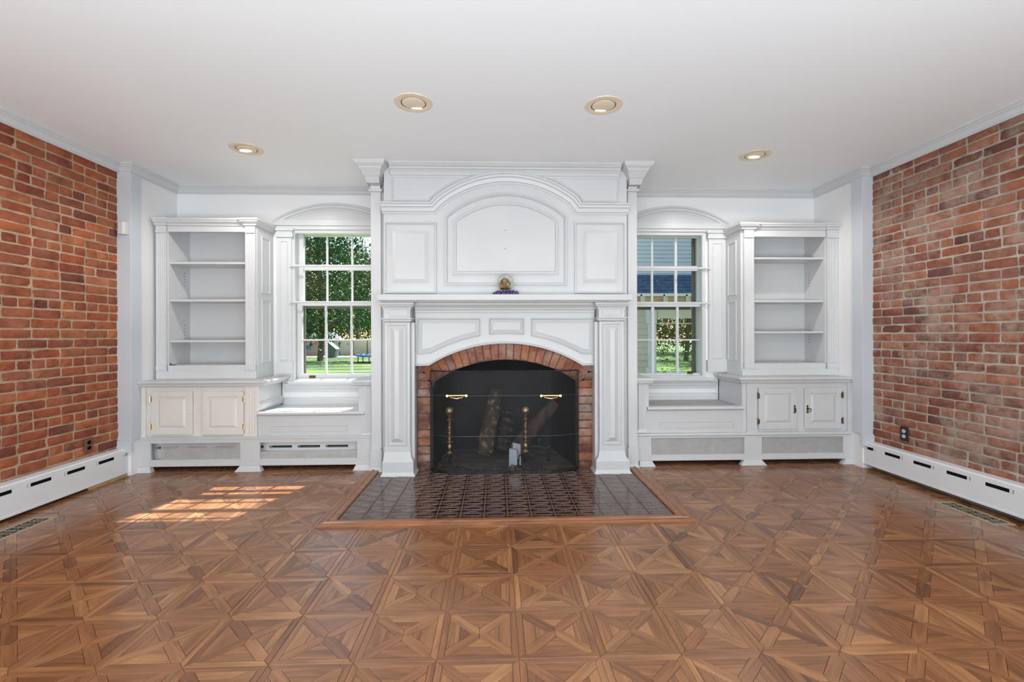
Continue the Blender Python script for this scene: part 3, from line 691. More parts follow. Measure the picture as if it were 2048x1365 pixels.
def bookcase(side):
    left = side == 'left'; Y = 4.22
    if left:
        out = (313, 513); inn = (335, 491); pil = ((314, 334), (492, 512)); ytop, ycor, yop, ybt, ybase = 436, 452, 464, 731, 758; shel = (525.5, 600.5, 682)
    else:
        out = (1483, 1676); inn = (1508, 1652); pil = ((1487, 1507), (1653, 1675)); ytop, ycor, yop, ybt, ybase = 446, 460, 474, 727, 752; shel = (516, 602, 664)
    xm = (out[0] + out[1]) / 2
    x0, x1 = P(out[0], 600, Y)[0], P(out[1], 600, Y)[0]; i0, i1 = P(inn[0], 600, Y)[0], P(inn[1], 600, Y)[0]
    if left: x0 = max(x0, AL + .002)
    else: x1 = min(x1, AR - .002)
    zt = P(xm, ytop, Y - .04)[1]; zc = P(xm, ycor, Y)[1]; zo = P(xm, yop, Y)[1]; zb = P(xm, ybt, Y)[1]; z0 = ZC + .001; Yk = YB - .004
    t = thing('bookcase', ((x0 + x1) / 2, 4.38, z0), 'white open bookcase with three shelves standing on the %s worktop beside the window' % side, 'bookcase', None)
    b = MB(); oi0, oi1 = (i0, i1)
    b.box(x0, i0 if not left else i0, Y + .012, Yk, z0, zc); b.build('side_panel', white, t, bev=.002)
    b = MB(); b.box(i1, x1, Y + .012, Yk, z0, zc); b.build('side_panel', white, t, bev=.002)
    b = MB(); b.box(i0, i1, Yk - .012, Yk, z0, zc); b.build('back_panel', white, t)
    b = MB(); b.box(i0, i1, Y, Yk - .012, z0, zb); b.box(x0, x1, Y - .012, Y + .0, z0, z0 + (zb - z0) * .55); b.build('base', white, t, bev=.003)
    b = MB(); b.box(i0, i1, Y, Y + .022, zo, zc); b.box(x0, x1, Y, Yk, zc, zc + .02); b.build('frieze', white, t, bev=.002)
    # moulded cornice breaking forward over both pilasters
    pr = [(0, 0), (.010, 0), (.012, .012), (.026, .024), (.034, .030), (.034, .04), (.042, .046), (.042, .062), (0, .062)]
    hs = zt - zc; pr = [(p[0], p[1] * hs / .062) for p in pr]
    a1_ = P(pil[0][1], 500, Y)[0]; a2_ = P(pil[1][0], 500, Y)[0]
    b = MB(); f_ = .018
    if left: pts = [(x1, Yk), (x1, Y - f_), (a2_, Y - f_), (a2_, Y), (a1_, Y), (a1_, Y - f_), (x0, Y - f_)]
    else: pts = [(x1, Y - f_), (a2_, Y - f_), (a2_, Y), (a1_, Y), (a1_, Y - f_), (x0, Y - f_), (x0, Yk)]
    b.sweep(pts[::-1], [(-p[0], p[1]) for p in pr], level(zc)); b.box(x0, x1, Y, Yk, zc + .02, zt - .002); b.build('cornice', white, t)
    for a, c in pil:
        q0, q1 = P(a, 600, Y)[0], P(c, 600, Y)[0]; q0 = max(q0, x0); q1 = min(q1, x1)
        b = MB(); fluted(b, q0, q1, zb - .0, zo - .012, Y - .014, 4, .006, .14); b.box(q0 - .0, q1 + .0, Y - .02, Y, zb - .045, zb); b.box(q0, q1, Y - .014, Y + .01, z0, zb - .045)
        b.box(q0, q1, Y - .022, Y + .01, zo - .012, zo + .002); b.box(q0, q1, Y - .017, Y + .01, zo + .002, zc); b.build('pilaster', white, t, bev=.0015)
    for s_ in shel:
        zz = P(xm, s_ + 3, Y + .03)[1]
        b = MB(); b.box(i0 + .001, i1 - .001, Y + .03, Yk - .013, zz, zz + .019); b.build('shelf', white, t, bev=.002)
    # raised mouldings on the side that faces the window
    sx = x1 if left else x0; sg = 1 if left else -1; mp = lambda u, v, tt: (sx + sg * tt, u, v)
    zm = (zo + zb) / 2 + .03
    for za, zb_ in ((zm + .03, zo - .02), (z0 + .14, zm - .03)):
        pts = [(Y + .09, za), (Yk - .07, za), (Yk - .07, zb_), (Y + .09, zb_)]
        b = MB(); b.sweep(pts, [(0, 0), (0, .006), (.006, .008), (.013, .002), (.013, 0)], mp, closed=True); b.build('side_moulding', white, t)
    # shelf pin holes on the inner side
    hx = i0 if left else i1; sg = 1 if left else -1; b = MB()
    rows = ((1.66, 5), (1.10, 7))
    for zz, n_ in rows:
        for k in range(n_): b.box(*sorted((hx, hx + sg * .0012)), Yk - .09, Yk - .083, zz + k * .03, zz + k * .03 + .007)
    b.build('pin_holes', darkm, t)
bookcase('left'); bookcase('right')
o = MB(); xx, zz = P(338, 729, 4.25); o.box(xx + .004, xx + .05, 4.24, 4.27, zz - .001, zz + .004); o.box(xx, xx + .012, 4.25, 4.262, zz, zz + .016)
q = o.build('cable_clip', darkm, bev=.001); tag(q, 'small black clip lying in the left bookcase on its lowest level', 'clip')
q.location.z = P(400, 731, 4.22)[1] - (zz - .001)

# motion detector on the left corner trim
x0, x1, z0, z1 = prect(232, 443, 250, 468, YL - .06)
b = MB(); pf = [(x0, YL - .02), (x0 + .004, YL - .055), (x0 + .02, YL - .066), (x1 - .02, YL - .066), (x1 - .004, YL - .055), (x1, YL - .02)]
b.add([(p[0], p[1], z0) for p in pf] + [(p[0], p[1], z1) for p in pf], [tuple(range(6)), tuple(range(6, 12))] + [(i, (i + 1) % 6, 6 + (i + 1) % 6, 6 + i) for i in range(6)])
tag(b.build('motion_detector', white, bev=.003), 'small white motion detector box high on the corner trim at the left brick wall', 'sensor')

# ------------------------------------------------------------------ overmantel
YO = 3.93; OM = thing('overmantel', (.07, YO, 1.55), 'tall white panelled overmantel with a central arch above the mantel shelf', 'overmantel')
zsh = P(1010, 589, 3.76)[1]                                  # top of the mantel shelf
xo0, xo1 = P(768, 500, YO)[0], P(1254, 500, YO)[0]
b = MB(); b.box(xo0, xo1, YO, YBR, zsh + .002, C - .0005); b.build('backing_board', white, OM, bev=.002)
def arc(cx, cy, r, half0, half1, Y, n=28):
    a0 = -math.asin(half0 / r); a1 = math.asin(half1 / r)
    return [P(cx + r * math.sin(a0 + (a1 - a0) * i / n), cy - r * math.cos(a0 + (a1 - a0) * i / n), Y) for i in range(n + 1)]
# big arch moulding with its two level returns as one continuous cornice
cxa = 1012
xl, zl_ = P(764, 407, YO); xr, zr_ = P(1255, 410, YO)
pts = [(xl, zl_)] + [(P(862, 405, YO)[0], (zl_))] + arc(cxa, 572, 224, 149, 149, YO)[1:-1] + [(P(1161, 409, YO)[0], zr_), (xr, zr_)]
pr = [(0, 0), (0, .062), (.014, .062), (.020, .050), (.036, .046), (.042, .032), (.058, .026), (.070, .022), (.076, .010), (.088, .008), (.088, 0)]
b = MB(); b.sweep(pts[::-1], pr, face(YO)); b.build('arch_moulding', white, OM)
# the two small raised panels
for a, c in ((769, 873), (1149, 1250)):
    q = prect(a, 445, c, 587, YO)
    b = MB(); b.sweep(rect(*q), [(0, 0), (0, .022), (.008, .024), (.018, .012), (.022, 0)], face(YO), closed=True)
    q2 = prect(a + 15, 461, c - 15, 567, YO); b.box(q[0] + .02, q[1] - .02, YO - .004, YO, q[2] + .02, q[3] - .02); b.frus(*q2, YO - .004, .034, .020); b.build('raised_panel', white, OM)
# central arched panel: outer moulding, inner raised field
def archpanel(a, c, ysp, ybot, pk, Y, n=26):
    cx = (a + c) / 2; half = (c - a) / 2; rise = ysp - pk; r = (half * half + rise * rise) / (2 * rise)
    top = arc(cx, pk + r, r, half - .01, half - .01, Y, n)[::-1]
    return [P(a, ybot, Y), P(c, ybot, Y)] + top
p1 = archpanel(890, 1133, 434, 571, 387, YO); b = MB(); b.sweep(p1, [(0, 0), (0, .024), (.010, .027), (.020, .014), (.026, 0)], face(YO), closed=True)
p2 = archpanel(905, 1118, 442, 552, 403, YO); b.sweep(p2, [(0, 0), (0, .004), (.034, .018), (.036, .018), (.036, 0)], face(YO), closed=True)
p3 = archpanel(912, 1111, 447, 547, 409, YO); b.add([(p[0], YO - .018, p[1]) for p in p3], [tuple(range(len(p3)))]); b.build('arched_panel', white, OM)
b = MB()
for yy in (461, 498): 
    xx, zz = P(1010.5, yy, YO - .019); b.lathe((xx, YO - .0195, zz), [(.004, 0), (.004, .002)], 8, 'y')
b.build('screw_holes', darkm, OM)
# frieze panels above the arch shoulders
R1 = 224; 
for sgn in (-1, 1):
    o0, o1 = (784, 943) if sgn < 0 else (1237, 1079)
    xa = o0; ytp = 349 if sgn < 0 else 352; ybt = 402 if sgn < 0 else 405; xc = 858 if sgn < 0 else 1165
    d0 = abs(xc - cxa); d1 = abs(o1 - cxa); rr_ = 231; arcp = []
    for i in range(11):
        dd = d0 + (d1 - d0) * i / 10; arcp.append(P(cxa + sgn * dd, 572 - math.sqrt(max(0, rr_ * rr_ - dd * dd)), YO))
    zt_ = max(P(xa, ytp, YO)[1], arcp[-1][1] + .006)
    pts = [(P(xa, ytp, YO)[0], zt_), P(xa, ybt, YO)] + [(arcp[0][0], P(xa, ybt, YO)[1])] + arcp[1:] + [(arcp[-1][0], zt_)]
    if sgn > 0: pts = pts[::-1]
    b = MB(); b.sweep(pts, [(0, 0), (0, .010), (.006, .012), (.014, .003), (.014, 0)], face(YO), closed=True); b.build('frieze_panel', white, OM)
# cornice along the top and the bracket capitals over flat strips
CR2 = [(0, -.105), (.008, -.105), (.010, -.095), (.022, -.085), (.030, -.070), (.048, -.050), (.060, -.044), (.062, -.034), (.080, -.026), (.095, -.012), (.10, -.010), (.10, 0), (0, 0)]
b = MB(); b.sweep([(P(1238, 340, YO)[0], YO), (P(782, 340, YO)[0], YO)], CR2, level(C)); b.box(P(782, 340, YO)[0], P(1238, 340, YO)[0], YO, YBR, C - .1, C); b.build('cornice', white, OM)
for sgn, a, c in ((-1, 745, 762), (1, 1256, 1272)):
    Ys = YBR - .035
    s0, s1 = (BX0, P(c, 600, Ys)[0]) if sgn < 0 else (P(a, 600, Ys)[0], BX1)
    zcap = P(a, 384, Ys)[1]
    b = MB(); b.box(s0, s1, Ys, YBR, .19, zcap); 
    b.box(s0 - .0, s1 + .0, Ys - .012, YBR, .185, .205)
    o = b.build('strip_pilaster', white, OM, bev=.003)
    b = MB(); b.box(s0 - .004, s1 + .004, Ys - .012, YBR, .03, .186); b.hexa([(s0 - .02, Ys - .04, 0), (s1 + .012, Ys - .04, 0), (s1 + .012, YBR, 0), (s0 - .02, YBR, 0)], [(s0 - .004, Ys - .012, .035), (s1 + .004, Ys - .012, .035), (s1 + .004, YBR, .035), (s0 - .004, YBR, .035)]); b.build('base_block', white, o)
    # capital: rings rising from the strip and flaring forward and sideways
    xc = (s0 + s1) / 2; hw = (s1 - s0) / 2; rings = [(zcap, .012, .020), (zcap + .018, .014, .022), (zcap + .02, -.002, .01), (zcap + .05, .0, .02), (zcap + .085, .004, .05), (C - .16, .010, .09), (C - .115, .016, .12), (C - .11, .024, .13), (C - .085, .034, .15), (C - .06, .048, .175), (C - .05, .052, .18), (C - .03, .075, .205), (C - .012, .085, .215), (C - .0005, .085, .215)]
    vs = []; fs = []
    for z_, e_, f_ in rings: vs += [(xc - hw - e_, Ys - f_, z_), (xc + hw + e_, Ys - f_, z_), (xc + hw + e_, YBR, z_), (xc - hw - e_, YBR, z_)]
    for i in range(len(rings) - 1):
        for j in range(4): fs.append((i * 4 + j, i * 4 + (j + 1) % 4, i * 4 + 4 + (j + 1) % 4, i * 4 + 4 + j))
    fs += [(0, 1, 2, 3), tuple(range(len(vs) - 4, len(vs)))]
    b = MB(); b.add(vs, fs)
    for k in range(5):                                              # raised reeds between the flutes
        u = xc - hw * .78 + hw * 1.56 * k / 4
        b.hexa([(u - .004, Ys - .026, zcap + .045), (u + .004, Ys - .026, zcap + .045), (u + .004, Ys - .015, zcap + .045), (u - .004, Ys - .015, zcap + .045)], [(u - .004, Ys - .092, C - .165), (u + .004, Ys - .092, C - .165), (u + .004, Ys - .06, C - .165), (u - .004, Ys - .06, C - .165)])
    b.build('capital', white, o)

# ------------------------------------------------------------------ mantelpiece
MP_ = thing('mantelpiece', (.07, 3.9, 0), 'white wooden mantelpiece with pilasters, panelled frieze and wide shelf around the brick fireplace', 'mantelpiece')
b = MB(); sh0 = P(754, 594, 3.76)[0]; sh1 = P(1265, 594, 3.76)[0]; zs0 = P(1010, 601, 3.76)[1]
b.box(sh0, sh1, 3.755, YO - .001, zs0, zsh); b.box(sh0 + .02, sh1 - .02, 3.79, YBR, zs0 - .010, zs0)
b.build('shelf', white, MP_, bev=.004)
YA = 3.975                                                   # face of the frieze board
# frieze board with the arched underside
q0, q1 = P(831, 700, YA)[0], P(1189, 700, YA)[0]; zt = zs0 - .01
arcb = arc(1011.5, 974, 287, 153.5, 153.5, YA, 30); zsp = P(840, 732, YA)[1]
low = [(q0, zsp)] + arcb + [(q1, zsp)]
b = MB(); n = len(low); vs = [(p[0], YA, p[1]) for p in low] + [(p[0], YA, zt) for p in low] + [(p[0], YA + .05, p[1]) for p in low] + [(p[0], YA + .05, zt) for p in low]
fs = []
for i in range(n - 1):
    fs += [(i, i + 1, n + i + 1, n + i), (2 * n + i, 2 * n + i + 1, 3 * n + i + 1, 3 * n + i), (i, i + 1, 2 * n + i + 1, 2 * n + i), (n + i, n + i + 1, 3 * n + i + 1, 3 * n + i)]
fs += [(0, n, 3 * n, 2 * n), (n - 1, 2 * n - 1, 4 * n - 1, 3 * n - 1)]
b.add(vs, fs); b.build('frieze_board', white, MP_)
b = MB(); b.sweep(low, [(-.001, 0), (-.001, .014), (.006, .016), (.014, .010), (.018, 0)], face(YA)); b.build('arch_bead', white, MP_)
b = MB(); b.sweep([(q1, YA), (q0, YA)], [(0, -.085), (.006, -.085), (.010, -.075), (.012, -.062), (.026, -.055), (.030, -.040), (.050, -.024), (.062, -.018), (.066, 0), (0, 0)], level(zt)); b.build('bed_moulding', white, MP_)
RM = [(0, 0), (0, .014), (.005, .017), (.010, .008), (.010, 0)]
def recessed(pts, ins):
    b = MB(); b.sweep(pts, RM, face(YA), closed=True); b.sweep(pts, [(.010, 0), (.010, .0005), (.010 + ins, .014), (.010 + ins, 0)], face(YA), closed=True)
    n_ = len(pts); cen = []
    # centre field follows the inset outline
    tmp = MB(); tmp.sweep(pts, [(.010 + ins, .014), (.011 + ins, .014)], face(YA), closed=True)
    b.add([tmp.v[i * 2] for i in range(n_)], [tuple(range(n_))]); b.build('frieze_panel', white, MP_)
def arc_seg(r, xa, xb, n=8): return [P(xa + (xb - xa) * i / n, 974 - math.sqrt(r * r - (xa + (xb - xa) * i / n - 1011.5) ** 2), YA) for i in range(n + 1)]
recessed([P(835, 709, YA), P(852, 708, YA)] + arc_seg(306, 862, 961, 8) + [P(961, 637, YA), P(835, 637, YA)], .034)
recessed(arc_seg(306, 978, 1048, 6) + [P(1048, 637, YA), P(978, 637, YA)], .026)
recessed(arc_seg(306, 1062, 1163, 8) + [P(1172, 708, YA), P(1187, 709, YA), P(1187, 637, YA), P(1062, 637, YA)], .034)
# pilasters
for k, (s0, s1, i0, i1, b0, b1) in enumerate(((770, 820, 779, 809, 765, 827), (1199, 1248, 1209, 1238, 1192, 1259))):
    YP = 3.865; yo = -2 if k else 0
    x0, x1 = P(s0, 780, YP)[0], P(s1, 780, YP)[0]; zcb = P(s0, 645 + yo, YP)[1]; zb = P(s0, 894 + yo, YP)[1]
    b = MB(); b.box(x0, x1, YP, YBR, zb - .03, zcb); 
    if k: b.box(x0 - .03, x0, YP + .05, YBR, .02, zcb)
    else: b.box(x1, x1 + .03, YP + .05, YBR, .02, zcb)
    po = b.build('pilaster', white, MP_, bev=.003)
    q = prect(s0 + 7, 650 + yo, s1 - 7, 890 + yo, YP); b = MB(); b.sweep(rect(*q), [(-.008, 0), (-.008, .006), (0, .012), (.006, .010), (.012, 0)], face(YP), closed=True)
    q = (q[0] + .018, q[1] - .018, q[2] + .018, q[3] - .018); mxx = (q[0] + q[1]) / 2; hw = .018; ins = (q[1] - q[0]) / 2 - hw
    b.frus(*q, YP + .0, ins, .030); b.build('raised_panel', white, po)
    # base: flared block on a plinth
    p0, p1 = P(b0, 940, 3.85)[0], P(b1, 940, 3.85)[0]; zf = P(b0, 925 + yo, 3.85)[1]
    rings = [(x0 - .004, x1 + .004, YP - .006, zb), (x0 - .004, x1 + .004, YP - .006, zb - .045), (x0 - .010, x1 + .010, YP - .012, zb - .085), (p0 + .004, p1 - .004, 3.848, zf + .008), (p0, p1, 3.842, zf), (p0, p1, 3.842, .035), (p0 - .008, p1 + .008, 3.838, .018), (p0 - .020, p1 + .020, 3.822, .0)]
    vs = []; fs = []
    for a, c, yy, z_ in rings: vs += [(a, yy, z_), (c, yy, z_), (c, YBR, z_), (a, YBR, z_)]
    for i in range(len(rings) - 1):
        for j in range(4): fs.append((i * 4 + j, i * 4 + (j + 1) % 4, i * 4 + 4 + (j + 1) % 4, i * 4 + 4 + j))
    fs += [(0, 1, 2, 3), tuple(range(len(vs) - 4, len(vs)))]
    b = MB(); b.add(vs, fs); b.build('base', white, po)
    # capital
    zt = zs0 - .01; zc0 = P(s0, 637 + yo, YP)[1]; b = MB()
    b.box(x0 - .006, x1 + .004, YP - .008, YBR, zc0, zt)
    pr = [(0, -.060), (.006, -.060), (.010, -.045), (.026, -.030), (.030, -.022), (.036, -.018), (.036, -.002), (0, -.002)]
    path = [(x1 + .004, YBR), (x1 + .004, YP - .008), (x0 - .006, YP - .008), (x0 - .006, YBR)]
    b.sweep(path[::-1], [(-p[0], p[1]) for p in pr], level(zt))
    pr2 = [(0, -.032), (.006, -.028), (.010, -.014), (.022, -.006), (.022, 0), (0, 0)]
    b.sweep(path[::-1], [(-p[0], p[1]) for p in pr2], level(zc0))
    q = prect(s0 + 5, 618 + yo, s1 - 3, 634 + yo, YP - .008); b.sweep(rect(*q), [(0, 0), (0, .006), (.008, .004), (.010, 0)], face(YP - .008), closed=True); b.build('capital', white, po)

# ------------------------------------------------------------------ fireplace brickwork and firebox
FB = thing('fireplace_brickwork', (.07, 4.05, 0), 'red brick fireplace jambs and segmental brick arch inside the white mantelpiece', 'fireplace')
YK = 4.005
jx = [(OPX0, P(864, 850, YK)[0]), (P(1154, 850, YK)[0], OPX1)]
inner0, inner1 = jx[0][1], jx[1][0]
b = MB(); ztop = P(840, 728, YK)[1]
for a, c in jx: b.box(a, c, YK + .007, YK + .11, 0, ztop)
# mortar ring behind the voussoirs
A0 = math.asin(153.5 / 287); nv = 20; ci = (1012, 974)
def ring_pt(a, r): return P(ci[0] + r * math.sin(a), ci[1] - r * math.cos(a), YK)
ms = []
for i in range(41):
    a = -A0 * 1.12 + 2.24 * A0 * i / 40; ms.append((ring_pt(a, 254 if abs(a) < .62 else 246), ring_pt(a, 300)))
vs = [];fs = []
for p, q in ms: vs += [(p[0], YK + .007, p[1]), (q[0], YK + .007, q[1]), (q[0], YK + .11, q[1]), (p[0], YK + .11, p[1])]
for i in range(40):
    for j in range(4): fs.append((i * 4 + j, i * 4 + (j + 1) % 4, i * 4 + 4 + (j + 1) % 4, i * 4 + 4 + j))
b.add(vs, fs); b.build('mortar', mortD, FB)
hj = .0715; kk = 0
jm = [brick_mesh(1, hj - .010, 70 + i, depth=.04, nx=4) for i in range(4)]
for a, c in jx:
    z = .0; r_ = 0
    while z < ztop - .01:
        zz = min(hj, ztop - z); cc = [(a + .003, c - .002)]
        for u0, u1 in cc:
            b = brick_mesh(u1 - u0, zz - .009, 200 + kk, depth=.06, nx=5); b.v = [(v[0] + (u0 + u1) / 2, YK + v[1] + R.uniform(-.001, .001), v[2] + z + zz / 2) for v in b.v]; b.build('brick', brickF, FB); kk += 1
        z += hj
for i in range(-1, nv + 1):
    a0 = -A0 + 2 * A0 * i / nv + .0025; a1 = -A0 + 2 * A0 * (i + 1) / nv - .0025
    r0 = R.uniform(254, 257); r1 = 291
    if i in (-1, nv): r0 = 258
    quad = [ring_pt(a0, r0), ring_pt(a1, r0 + R.uniform(-1, 1)), ring_pt(a1, r1), ring_pt(a0, r1)]
    cen = Vector((sum(q[0] for q in quad) / 4, sum(q[1] for q in quad) / 4)); f = YK + R.uniform(-.003, .003)
    b = MB(); inn_ = [(cen.x + (q[0] - cen.x) * .93, f, cen.y + (q[1] - cen.y) * .975) for q in quad]; out_ = [(q[0], f + .005, q[1]) for q in quad]; bk = [(q[0], YK + .09, q[1]) for q in quad]
    b.add(inn_ + out_ + bk, [(0, 1, 2, 3)] + [(i_, (i_ + 1) % 4, 4 + (i_ + 1) % 4, 4 + i_) for i_ in range(4)] + [(4 + i_, 4 + (i_ + 1) % 4, 8 + (i_ + 1) % 4, 8 + i_) for i_ in range(4)] + [(8, 9, 10, 11)])
    b.build('brick', brickF, FB)
# firebox: splayed sides, back, floor, smoke shelf
b = MB(); YD = 4.74; zf = -.002
def slab(p, q, z0, z1, th=.03):
    d = Vector((q[0] - p[0], q[1] - p[1])).normalized(); n_ = Vector((-d.y, d.x)) * th
    b.hexa([(p[0], p[1], z0), (q[0], q[1], z0), (q[0] + n_.x, q[1] + n_.y, z0), (p[0] + n_.x, p[1] + n_.y, z0)], [(p[0], p[1], z1), (q[0], q[1], z1), (q[0] + n_.x, q[1] + n_.y, z1), (p[0] + n_.x, p[1] + n_.y, z1)])
il, ir = inner0 - .005, inner1 + .005; bl, br = inner0 + .14, inner1 - .14; ztf = OPZ + .02
slab((il, YK + .1), (bl, YD), 0, ztf); slab((br, YD), (ir, YK + .1), 0, ztf); slab((bl, YD), (br, YD), 0, ztf)
b.box(OPX0, OPX1, YK + .11, YD + .04, ztf - .02, ztf + .02)
b.box(OPX0 + .0, il, YK + .112, YK + .13, 0, ztf - .02); b.box(ir, OPX1 - .0, YK + .112, YK + .13, 0, ztf - .02)
o = b.build('firebox_lining', soot, FB, label='soot-blackened firebox lining')
b = MB(); b.box(il - .02, ir + .02, YK + .0, YD + .03, -.04, .001); b.build('firebox_floor', ash, FB, label='ash-covered firebox floor')

# ------------------------------------------------------------------ hearth
HT = thing('hearth', (.07, 3.4, 0), 'flush hearth of glossy dark brown relief tiles framed by a wooden border before the fireplace', 'hearth')
ih0, ih1, iy0 = HX0 + .09, HX1 - .09, HY0 + .115
b = MB(); b.box(HX0 + .02, HX1 - .02, HY0 + .02, YBR - .0, -.0052, .002); b.box(inner0, inner1, YBR, YK + .03, -.0052, .0); b.build('bed', mat('hearth_grout', (.16, .12, .10), .7), HT)
b = MB(); b.sweep([(HX0, YBR - .045), (HX0, HY0), (HX1, HY0), (HX1, YBR - .045)], [(0, -.002), (0, .010), (.006, .016), (.022, .018), (.026, .022), (.034, .026), (.046, .026), (.052, .020), (.078, .020), (.088, .016), (.092, -.002)], level(0)); b.build('wooden_border', oak, HT, label='mitred brown wooden border moulding')
tile_m = noisy('dark_glazed_tile', (.016, .007, .006), (.045, .017, .009), 14, .12, .35, .004, spec=.6, coat=.4)
relief_m = noisy('worn_relief_edge', (.16, .10, .08), (.30, .20, .165), 30, .25, .2, .002)
tw = .160; tl = .1085
def hearth_tile():
    b = MB(); h = tw / 2 - .0022; g_ = tl / 2 - .0006
    b.add([(-h, -g_, 0), (h, -g_, 0), (h, g_, 0), (-h, g_, 0), (-h + .002, -g_ + .0008, .0045), (h - .002, -g_ + .0008, .0045), (h - .002, g_ - .0008, .0045), (-h + .002, g_ - .0008, .0045)], [(4, 5, 6, 7), (0, 1, 5, 4), (1, 2, 6, 5), (2, 3, 7, 6), (3, 0, 4, 7)])
    me = b.mesh('hearth_tile', tile_m)
    r = MB()
    def ridge(pts, closed=True):
        r.sweep(pts, [(-.0016, 0), (-.0008, .0016), (.0008, .0016), (.0016, 0)], level(.0044), closed=closed)
    ridge([(.062 * math.copysign(abs(math.cos(t)) ** .7, math.cos(t)), .021 * math.copysign(abs(math.sin(t)) ** .9, math.sin(t))) for t in [2 * math.pi * i / 22 for i in range(22)]])
    for sg in (-1, 1):
        ridge([(0, sg * .0225), (0, sg * (g_ - .004))], False)
        for sx_ in (-1, 1): ridge([(sx_ * (h - .002), sg * .012), (sx_ * .066, sg * .026), (sx_ * .046, sg * .036), (sx_ * .003, sg * (g_ - .0045))], False)
    return me, r.mesh('tile_relief', relief_m)
tme, rme = hearth_tile()
nx = int(round((ih1 - ih0) / tw)); sxx = (ih1 - ih0) / (nx * tw); ny = 10
for j in range(ny):
    for i in range(nx):
        x = ih0 + (i + .5) * tw * sxx; y = iy0 + (j + .5) * tl
        o = bpy.data.objects.new('hearth_tile', tme); COL.objects.link(o); o.parent = HT; o.matrix_basis = Matrix.Translation((x - .07, y - 3.4, .0005)) @ Matrix.Diagonal((sxx, 1, 1, 1))
        r = bpy.data.objects.new('tile_relief', rme); COL.objects.link(r); r.parent = o

# ------------------------------------------------------------------ fire screen
FS = thing('fire_screen', (.07, 3.9, 0), 'bowed black mesh fire screen with two brass handles standing before the firebox', 'fire screen')
e0 = P(862, 850, 3.97)[0]; e1 = P(1156, 850, 3.97)[0]; zt = P(1010, 743, 3.87)[1]; bow = []
for i in range(33):
    u = i / 32; x = e0 + (e1 - e0) * u; s = abs(2 * u - 1); y = 3.862 + .10 * max(0, (s - .55) / .45) ** 2.2; bow.append((x, y))
def rod(z, r, ins=0): return [(x, y + ins, z) for x, y in bow]
b = MB(); b.tube(rod(zt, 0), .0055, 8); b.tube([(bow[0][0], bow[0][1], .012), (bow[0][0], bow[0][1], zt)], .006, 8); b.tube([(bow[-1][0], bow[-1][1], .012), (bow[-1][0], bow[-1][1], zt)], .006, 8)
b.add([(x, y, .006) for x, y in bow] + [(x, y, .036) for x, y in bow] + [(x, y + .004, .036) for x, y in bow] + [(x, y + .004, .006) for x, y in bow], [(i, i + 1, 33 + i + 1, 33 + i) for i in range(32)] + [(66 + i, 66 + i + 1, 99 + i + 1, 99 + i) for i in range(32)])
b.build('frame', iron, FS, smooth=True)
for yy in (792, 873):
    b = MB(); b.tube(rod(P(1010, yy, 3.86)[1], 0, -.006), .0030, 8); b.build('rail', noisy('grey_steel_rod', (.14, .14, .15), (.10, .10, .10), 9, .35, 0, metal=.8), FS, smooth=True)
ms = bpy.data.materials.new('fine_black_mesh'); ms.use_nodes = True; g = ms.node_tree; bs = g.nodes['Principled BSDF']; bs.inputs['Base Color'].default_value = (.035, .036, .042, 1); bs.inputs['Roughness'].default_value = .55
mo = [n_ for n_ in g.nodes if n_.type == 'OUTPUT_MATERIAL'][0]; mx = g.nodes.new('ShaderNodeMixShader'); tr = g.nodes.new('ShaderNodeBsdfTransparent'); mx.inputs[0].default_value = .27
g.links.new(tr.outputs[0], mx.inputs[1]); g.links.new(bs.outputs[0], mx.inputs[2]); g.links.new(mx.outputs[0], mo.inputs[0])
b = MB(); b.add([(x, y + .002, .034) for x, y in bow] + [(x, y + .002, zt) for x, y in bow], [(i, i + 1, 34 + i, 33 + i) for i in range(32)]); b.build('mesh_panel', ms, FS, smooth=True)
for xa, xb in ((893, 934), (1081, 1122)):
    x0, z = P(xa, 793, 3.85); x1 = P(xb, 793, 3.85)[0]; b = MB(); y = 3.848
    b.tube([(x0, y, z + .004), (x1, y, z + .004)], .008, 10); b.lathe((x0 + .006, y - .006, z + .004), [(.011, -.004), (.011, .004)], 10, 'y'); b.lathe((x1 - .006, y - .006, z + .004), [(.011, -.004), (.011, .004)], 10, 'y')
    xm = (x0 + x1) / 2; w_ = (x1 - x0) / 2 - .03; b.tube([(xm - w_, y - .006, z), (xm - w_ + .008, y - .018, z - .012), (xm, y - .024, z - .018), (xm + w_ - .008, y - .018, z - .012), (xm + w_, y - .006, z)], .007, 10)
    b.build('handle', brass, FS, smooth=True, label='brass drop handle')

